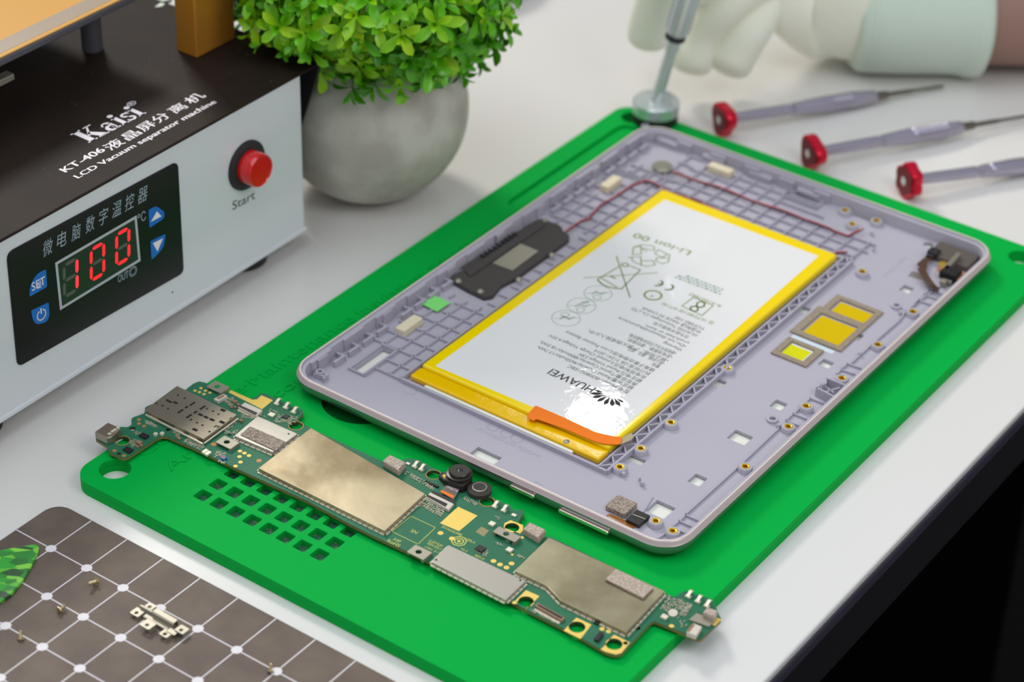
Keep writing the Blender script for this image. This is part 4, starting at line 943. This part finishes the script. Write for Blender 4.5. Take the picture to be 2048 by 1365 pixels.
# ---------------------------------------------------------------- grid pad, screws, bracket, pick
gp = empty('magnetic_grid_pad', W(-300, 40, 0)); tag(gp, 'brown grey screw pad with a white dotted grid, lying in the near left corner', 'pad')
P0, P1, Q0, Q1 = -410, -203.4, -60, 100.3
plate('pad_sheet', [rrect((P0+P1)/2, (Q0+Q1)/2, P1-P0, Q1-Q0, 6, 8)], 0, 1.0, PADM, gp, bevel=.25, smooth=40)
g = G(); ss = [-221.6-17.2*i for i in range(11)]; ts = [84.6-15.6*i for i in range(10)]
for t in ts: g.stbox(P0+2, P1-.3, t-.2, t+.2, 1.0, 1.02)
for s in ss: g.stbox(s-.2, s+.2, Q0+2, Q1-.3, 1.0, 1.02)
for s in ss:
    for t in ts: g.lathe(W(s, t, 1.0), [(1.75, 0), (1.75, .035)], 20)
g.build('grid_print', PADW, gp)
def screw(px, py, lean, az, k=1.0, lab=''):
    p = at(px, py, 1.0); d = Vector((cos(az)*cos(lean), sin(az)*cos(lean), sin(lean)))
    # head radius 1.25, resting so that it touches the pad
    hr, L = 1.15*k, 2.3*k; e = empty('screw', p); tag(e, lab, 'screw', 'loose screws on the grid pad')
    lo_ = hr*cos(lean) if lean < 1.4 else 0
    c = p + Z*(lo_ + max(0, -sin(lean))*L)
    if lean < -.9: c = p + Z*(L*sin(-lean))
    G().lathe(c, [(hr*.5, -.55*k), (hr, -.4*k), (hr, 0), (.6*k, .05)], 20, ax=d).build('screw_head', SCRW, e, smooth=40)
    pr = [(.55*k, 0)]
    for i in range(6): pr += [(.55*k, L*(i+.2)/6), (.42*k, L*(i+.6)/6)]
    G().lathe(c, pr + [(.2*k, L)], 14, ax=d).build('threaded_shank', SCRW, e, smooth=30)
    if abs(lean) > 1.3:
        g = G(); g.box(c - d*.56*k, (.6*k, .12, .03)); g.box(c - d*.56*k, (.12, .6*k, .03)); g.build('cross_recess', HOLEB, e)
screw(191, 1171, .35, -2.2, 1.25, 'tiny loose screw nearest the metal bracket, above its left side, head towards the camera')
screw(120, 1226, .12, .9, 1.05, 'tiny loose screw lying on its side between the green pick and the metal bracket')
screw(42, 1279, 1.1, 1.6, 1.0, 'tiny loose screw standing shank up at the left border of the photo')
screw(541, 1345, .9, 1.5, .9, 'tiny loose screw at the bottom border, right half of the grid pad')
# bent bracket: long channel, four tabs with holes
bk = empty('metal_bracket', at(315, 1245, 1)); tag(bk, 'small bent silver metal bracket with drilled tabs lying on the grid pad', 'bracket')
A = at(282, 1216, 3.0); B = at(362, 1262, 3.0); E = (B-A).normalized(); F = Z.cross(E); C = (A+B)/2; LL = (B-A).length/2
def bx(u0, u1, v0, v1, z0, z1, nm=None):
    return ((C + E*((u0+u1)/2) + F*((v0+v1)/2)), ((u1-u0)/2, (v1-v0)/2, (z1-z0)/2), (z0+z1)/2)
g = G()
for a in ((-LL*.45, LL*.62, 1.8, 2.2, 1.5, 3.8), (-LL*.45, LL*.62, .2, 2.2, 3.6, 4.0), (-LL*.45, LL*.62, -.1, .3, 1.9, 3.8), (-LL*.7, LL*.5, -1.6, .2, 1.9, 2.2), (-LL*.7, LL*.5, -1.9, -1.5, 1.2, 2.2)):
    c, h, zc = bx(*a); g.box((c.x, c.y, zc), h, E, F)
g.build('channel', SILV, bk, bevel=.12)
def tab_(u, v, w, d, z, tilt=0):
    c = C + E*u + F*v; c = Vector((c.x, c.y, z)); A_ = math.atan2(E.y, E.x); ca, sa = cos(A_), sin(A_)
    tr = lambda L: [(c.x+x*ca-y*sa, c.y+x*sa+y*ca) for x, y in L]
    plate('tab', [tr(rrect(0, 0, w, d, .4, 2)), tr(circ(0, -d*.12, .62, 14))], z-.35, z, SILV, bk, wxy, bevel=.08)
    G().box(c - Z*((z-1)/2+.17) + E*(w/2-.2), (.18, d/2-.3, (z-1)/2-.17), E, F).build('tab_leg', SILV, bk)
tab_(-LL*1.0, -1.6, 3.6, 3.4, 2.3); tab_(-LL*.75, 1.9, 3.2, 2.6, 3.4); tab_(-LL*.15, -4.2, 4.0, 3.6, 3.1); tab_(LL*.62, -3.3, 3.4, 3.0, 2.4); tab_(LL*.98, .6, 3.6, 3.2, 3.0)
g = G(); c, h, zc = bx(LL*.55, LL*.95, -2.6, -.2, 2.3, 2.6); g.box((c.x, c.y, zc), h, E, F); c, h, zc = bx(-LL*1.1, -LL*.5, .2, .9, 2.3, 3.3); g.box((c.x, c.y, zc), h, E, F); g.build('fold', SILV, bk, bevel=.1)
# pick
pk = [st(*p, 2.2) for p in ((-60,1106), (0,1101), (30,1095), (66,1089), (78,1091), (78,1101), (66,1127), (45,1162), (22,1190), (-5,1207), (-50,1205), (-85,1170), (-90,1130))]
o = plate('opening_pick', [rounded(pk, 1.2, 4)], 1.0, 2.3, PICK, None, bevel=.45, loc=at(-10, 1150, 1), smooth=50)
tag(o, 'glossy green scaled plastic pick cut off by the left border, lying on the grid pad', 'pick')

# ---------------------------------------------------------------- precision screwdrivers
def driver(cap_px, end_px, zc, ze, capr, lobes, Lb, lab, kn, rot=0, depth=.16):
    c = at(*cap_px, zc); e = at(*end_px, ze); ax = (e-c).normalized()
    o = empty('precision_screwdriver', Vector((c.x, c.y, 0))); tag(o, lab, 'screwdriver', 'red capped precision screwdrivers')
    L = Lb
    # body profile along the axis
    pr = [(1.6, 4.0), (1.7, 5.0), (2.2, 5.6), (2.4, 20), (2.5, 33), (2.0, 33.6), (2.0, 34.6), (2.7, 35.2)]
    x = 36.0
    k0, k1 = kn
    while x < L-9:
        r = 2.7 + .9*min(1, (x-36)/14)
        if k0 < x < k1: pr += [(r, x), (r-.28, x+.35), (r-.28, x+.8), (r, x+1.15)]; x += 1.6
        else: pr.append((r, x)); x += 2.5
    pr += [(3.3, L-8), (3.0, L-4), (2.7, L-.5), (2.4, L)]
    G().lathe(c, pr, 32, ax=ax).build('grip', DRV, o, smooth=35)
    G().lathe(c, [(1.9, L), (1.8, L+6), (1.1, L+6.6), (1.0, L+18), (.75, L+19), (.7, L+34), (.5, L+35)], 20, ax=ax).build('blade', DRVT, o, smooth=35)
    # lobed cap
    e1 = (Z - ax*Z.dot(ax)).normalized(); e2 = ax.cross(e1); n = 60; g = G(); rings = []
    def rad(a): return capr*(1 + depth*cos(lobes*(a+rot)))
    for h, k in ((-.6, .88), (-.2, .97), (.4, 1), (3.6, 1), (4.2, .96), (4.6, .86)):
        rings.append([c + ax*h + (e1*cos(2*pi*i/n)+e2*sin(2*pi*i/n))*(rad(2*pi*i/n)*k) for i in range(n)])
    m_ = n; vs = [p for r in rings for p in r]; fs = []
    for j in range(len(rings)-1):
        for i in range(n): fs.append((j*n+i, j*n+(i+1) % n, (j+1)*n+(i+1) % n, (j+1)*n+i))
    fs += [tuple(range(n))[::-1], tuple(range((len(rings)-1)*n, len(rings)*n))]; g.add(vs, fs)
    cp = g.build('cap', REDC, o, smooth=35)
    g = G(); rg = [c - ax*.72 + (e1*cos(2*pi*i/n)+e2*sin(2*pi*i/n))*(rad(2*pi*i/n)*.84) for i in range(n)]; g.add(rg + [p + ax*.15 for p in rg], [tuple(range(n))[::-1], tuple(range(n, 2*n))] + [(i, (i+1) % n, (i+1) % n+n, i+n) for i in range(n)])
    g.build('cap_face', REDF, cp)
    g = G()
    for i in range(3):
        a = i*pi/3; g.box(c - ax*.78, (1.9, .38, .04), e1*cos(a)+e2*sin(a), -e1*sin(a)+e2*cos(a), ax)
    g.lathe(c - ax*.74, [(1.2, 0), (1.2, .05)], 20, ax=-ax)
    g.build('cap_emblem', WHITEP, cp)
driver((1440,240), (1790,187), 7.2, 3.2, 7.0, 3, 76, 'red capped precision screwdriver farthest from the tablet, blade tip in view', (52, 62), 1.0, .13)
driver((1618,307), (2048,233), 7.0, 3.4, 6.9, 3, 74, 'middle one of the three red capped screwdrivers, between the farthest and nearest', (46, 66), .75, .14)
driver((1810,362), (2120,323), 7.4, 3.4, 7.2, 6, 74, 'red capped precision screwdriver nearest the right corner of the green mat, flower shaped cap', (36, 40), .2, .08)
# chrome screwdriver held upright by the gloved hand
hc = at(1311, 222, 9.5); hc = Vector((hc.x, hc.y, 5.05)); ht = at(1352, 62, 44)
ax = (at(1353, 62, 52)-hc).normalized(); ax = (ax).normalized()
hs_ = empty('chrome_screwdriver', hc); tag(hs_, 'chrome screwdriver standing on its round cap behind the tablet corner, held by the gloved hand', 'screwdriver')
G().lathe(hc, [(9.0, 0), (9.6, .6), (9.6, 4.0), (9.2, 4.2)], 48).build('cap_shade_band', RUB, hs_, smooth=35)  # shade at the foot of the chrome cap, put in as a black ring
G().lathe(hc + Z*4.1, [(9.2, 0), (9.9, .4), (9.9, 5.0), (9.3, 5.6), (2.8, 5.8)], 48).build('swivel_cap', CHROME, hs_, smooth=35)
t0_ = hc + Z*9.5; ax = (at(1352, 70, 46)-t0_).normalized()
SL_ = (at(1352, 70, 46)-t0_).length - 7
G().lathe(t0_, [(2.9, 0), (2.7, 2), (2.55, SL_-4), (2.5, SL_)], 28, ax=ax).build('shaft', CHROME, hs_, smooth=35)
H0 = t0_ + ax*SL_
G().lathe(H0, [(3.1, 0), (3.1, 5.2), (4.0, 5.8), (4.0, 8)], 28, ax=ax).build('collar', CHROME, hs_, smooth=35)
G().lathe(H0, [(4.3, 5.4), (4.3, 7.6)], 28, ax=ax).build('dark_ring', RUB, hs_, smooth=35)
hx = G(); e1 = ax.orthogonal().normalized(); e2 = ax.cross(e1)
hx.lathe(H0, [(4.0, 8), (4.8, 8.8), (4.8, 62), (4.2, 63)], 30, ax=ax)
for i in range(15):
    a = 2*pi*i/15; hx.box(H0 + ax*30 + (e1*cos(a)+e2*sin(a))*4.8, (.35, .45, 20), e1*cos(a)+e2*sin(a), -e1*sin(a)+e2*cos(a), ax)
hx.build('knurled_handle', CHROME, hs_, smooth=35)

# ---------------------------------------------------------------- gloved hand and forearm
def skin(name, chains, m, parent, sub=2, root=0):
    me = bpy.data.meshes.new(name); vs, es, rs = [], [], []; base = ORG[parent.name]
    idx = {}
    for ch in chains:
        prev = None
        for p, r in ch:
            key = tuple(round(x, 2) for x in p)
            if key not in idx: idx[key] = len(vs); vs.append(tuple((Vector(p)-base)*S)); rs.append(r)
            k = idx[key]
            if prev is not None: es.append((prev, k))
            prev = k
    me.from_pydata(vs, es, []); me.update()
    o = link(name, me, m, parent)
    sk = o.modifiers.new('s', 'SKIN'); sk.use_smooth_shade = True; sk.branch_smoothing = .6
    for i, v in enumerate(me.skin_vertices[0].data):
        r = rs[i]; r = r if isinstance(r, tuple) else (r, r); v.radius = (r[0]*S, r[1]*S); v.use_root = (i == root)
    sb = o.modifiers.new('d', 'SUBSURF'); sb.levels = sub; sb.render_levels = sub
    return o
def at_(x, y, z): p = at(x, y, z); return (p.x, p.y, p.z)
WR = at_(1770, 15, 27)
pe = empty('person', at(2100, 20, 0)); tag(pe, 'person in a white work glove with mint knit cuff, only hand and forearm in view', 'person')
# hand frame: wrist on the right, knuckles to the left
wrist = at_(1800, 20, 26); palm = at_(1690, 20, 27); knk = at_(1600, 0, 29)
kn = [at_(1410, -120, 66), at_(1450, -85, 58), at_(1500, -40, 48), at_(1540, 5, 34)]
hand = [[(wrist, (31, 30)), (palm, (36, 33)), (knk, (31, 29))]]
ring = at_(1520, -70, 50)
fing = [
 [(knk, (31, 29)), (kn[0], 12), (at_(1345, -90, 72), 10.5), (at_(1318, -15, 52), 9.5), (at_(1300, 55, 34), 10.6), (at_(1297, 98, 24), 10.2)],
 [(knk, (31, 29)), (kn[2], 12), (at_(1440, 10, 44), 10.5), (at_(1405, 60, 30), 9.4), (at_(1386, 112, 20), 10.0), (at_(1377, 153, 12.5), 9.4)],
 [(knk, (31, 29)), (kn[3], 13), (at_(1496, 55, 32), 11), (at_(1466, 108, 20), 11.0), (at_(1447, 153, 12.5), 10.8)],
]
thumb = [(palm, (36, 33)), (at_(1560, -130, 60), 14), (at_(1470, -170, 80), 12), (at_(1392, -150, 88), 10.5), (at_(1390, -105, 84), 9.5)]
mid = [(knk, (31, 29)), (kn[1], 12), (at_(1425, -60, 62), 10), (at_(1400, -30, 54), 9.2), (at_(1385, -8, 46), 8)]
gl = skin('glove', hand + fing + [thumb, mid], GLOVE, pe, 3, 0)
# cuff: ribbed knit tube over the wrist
def sleeve(pts, m, nm, wob=0):
    g = G(); P = [Vector(p) for p, r in pts]; n = 64; vs = []; fs = []
    for i, (p, r) in enumerate(pts):
        p = Vector(p); d = (P[min(i+1, len(P)-1)]-P[max(i-1, 0)]).normalized(); e1 = (Z - d*Z.dot(d)).normalized(); e2 = d.cross(e1)
        for k in range(n):
            a = 2*pi*k/n; rr = r[0]*(1 + wob*sin(a*32)); q = e2*cos(a)*rr + e1*sin(a)*r[1]*(1 + wob*sin(a*32)); vv = p + q
            if vv.z < .4: vv.z = .4
            vs.append(vv)
    for i in range(len(pts)-1):
        for k in range(n): q = (k+1) % n; fs.append((i*n+k, i*n+q, (i+1)*n+q, (i+1)*n+k))
    fs += [tuple(range(n))[::-1], tuple((len(pts)-1)*n+k for k in range(n))]
    g.add(vs, fs); return g.build(nm, m, pe, smooth=60)
AXW = (Vector(at_(2000, 16, 27))-Vector(at_(1760, 18, 27))).normalized()
c0 = Vector(at_(1700, 20, 26.5))
cuff_pts = [(c0 + AXW*k, (r, r*.93)) for k, r in ((0, 25), (3, 28.6), (12, 29.2), (24, 29.8), (38, 30.0), (46, 30.4), (50, 31.8), (53, 32.2), (56, 31.5), (57.5, 28.5))]
sleeve(cuff_pts, CUFF, 'knit_cuff', .006)
fa = [(c0 + AXW*k + Z*zz, (r, r*.95)) for k, r, zz in ((45, 25, 1), (57, 26.5, 1), (75, 28, 2), (110, 31, 4), (170, 36, 8), (240, 40, 14))]
sleeve(fa, SKIN, 'forearm')
# ---------------------------------------------------------------- dark round thing behind the plant
q = at(1012, 30, 0); qc = q + Vector((-22, 38, 0))
o = G().lathe(qc, [(33, 0), (34.5, 1), (34.5, 16), (33, 18), (8, 18.5)], 56).build('round_stand', GREYO, None, loc=qc, smooth=40)
tag(o, 'dark grey round base half hidden behind the plant at the top border', 'stand')

# ---------------------------------------------------------------- light
def area(name, loc, tgt, size, power, colr, size_y=None):
    l = bpy.data.lights.new(name, 'AREA'); l.energy = power; l.color = colr; l.size = size*S
    if size_y: l.shape = 'RECTANGLE'; l.size_y = size_y*S
    o = bpy.data.objects.new(name, l); col.objects.link(o); o.location = Vector(loc)*S
    o.rotation_euler = ((Vector(tgt)-Vector(loc))).to_track_quat('-Z', 'Y').to_euler(); return o
b0 = at(1194, 846, 10.5); rd = (b0-CAM).normalized(); rd.z = -rd.z
KL = b0 + rd*1500
area('desk_lamp', KL, b0, 40, .3, (1.0, .97, .92))
kd = (V*.88 + U*.42).normalized()*cos(radians(42)) + Z*sin(radians(42))
area('key_lamp', kd*1700, (0, 0, 0), 330, 12.0, (1.0, .95, .87))  # soft key lamp from the back left, read off the cast shadows
area('side_lamp', (380, -420, 640), (-60, 20, 0), 320, 1.5, (.96, .98, 1.0))
area('ceiling_panel', (-500, -300, 1700), (0, 0, 0), 1500, 12, (.90, .94, 1.0))
w = bpy.data.worlds.new('room'); bpy.context.scene.world = w; w.use_nodes = True; nt = w.node_tree
bg = nt.nodes['Background']; tc = nt.nodes.new('ShaderNodeTexCoord'); sx = nt.nodes.new('ShaderNodeSeparateXYZ'); rp = nt.nodes.new('ShaderNodeValToRGB')
nt.links.new(tc.outputs['Generated'], sx.inputs[0]); nt.links.new(sx.outputs['Z'], rp.inputs[0]); nt.links.new(rp.outputs[0], bg.inputs[0])
e = rp.color_ramp.elements; e[0].position = 0; e[0].color = (.62, .64, .66, 1); e[1].position = 1; e[1].color = (.50, .54, .60, 1)
k = e.new(.25); k.color = (.66, .65, .64, 1); k = e.new(.55); k.color = (.50, .52, .55, 1)
bg.inputs[1].default_value = .76
vs = bpy.context.scene.view_settings; vs.view_transform = 'Standard'; vs.look = 'None'; vs.gamma = 1; vs.exposure = 0; vs.use_curve_mapping = False
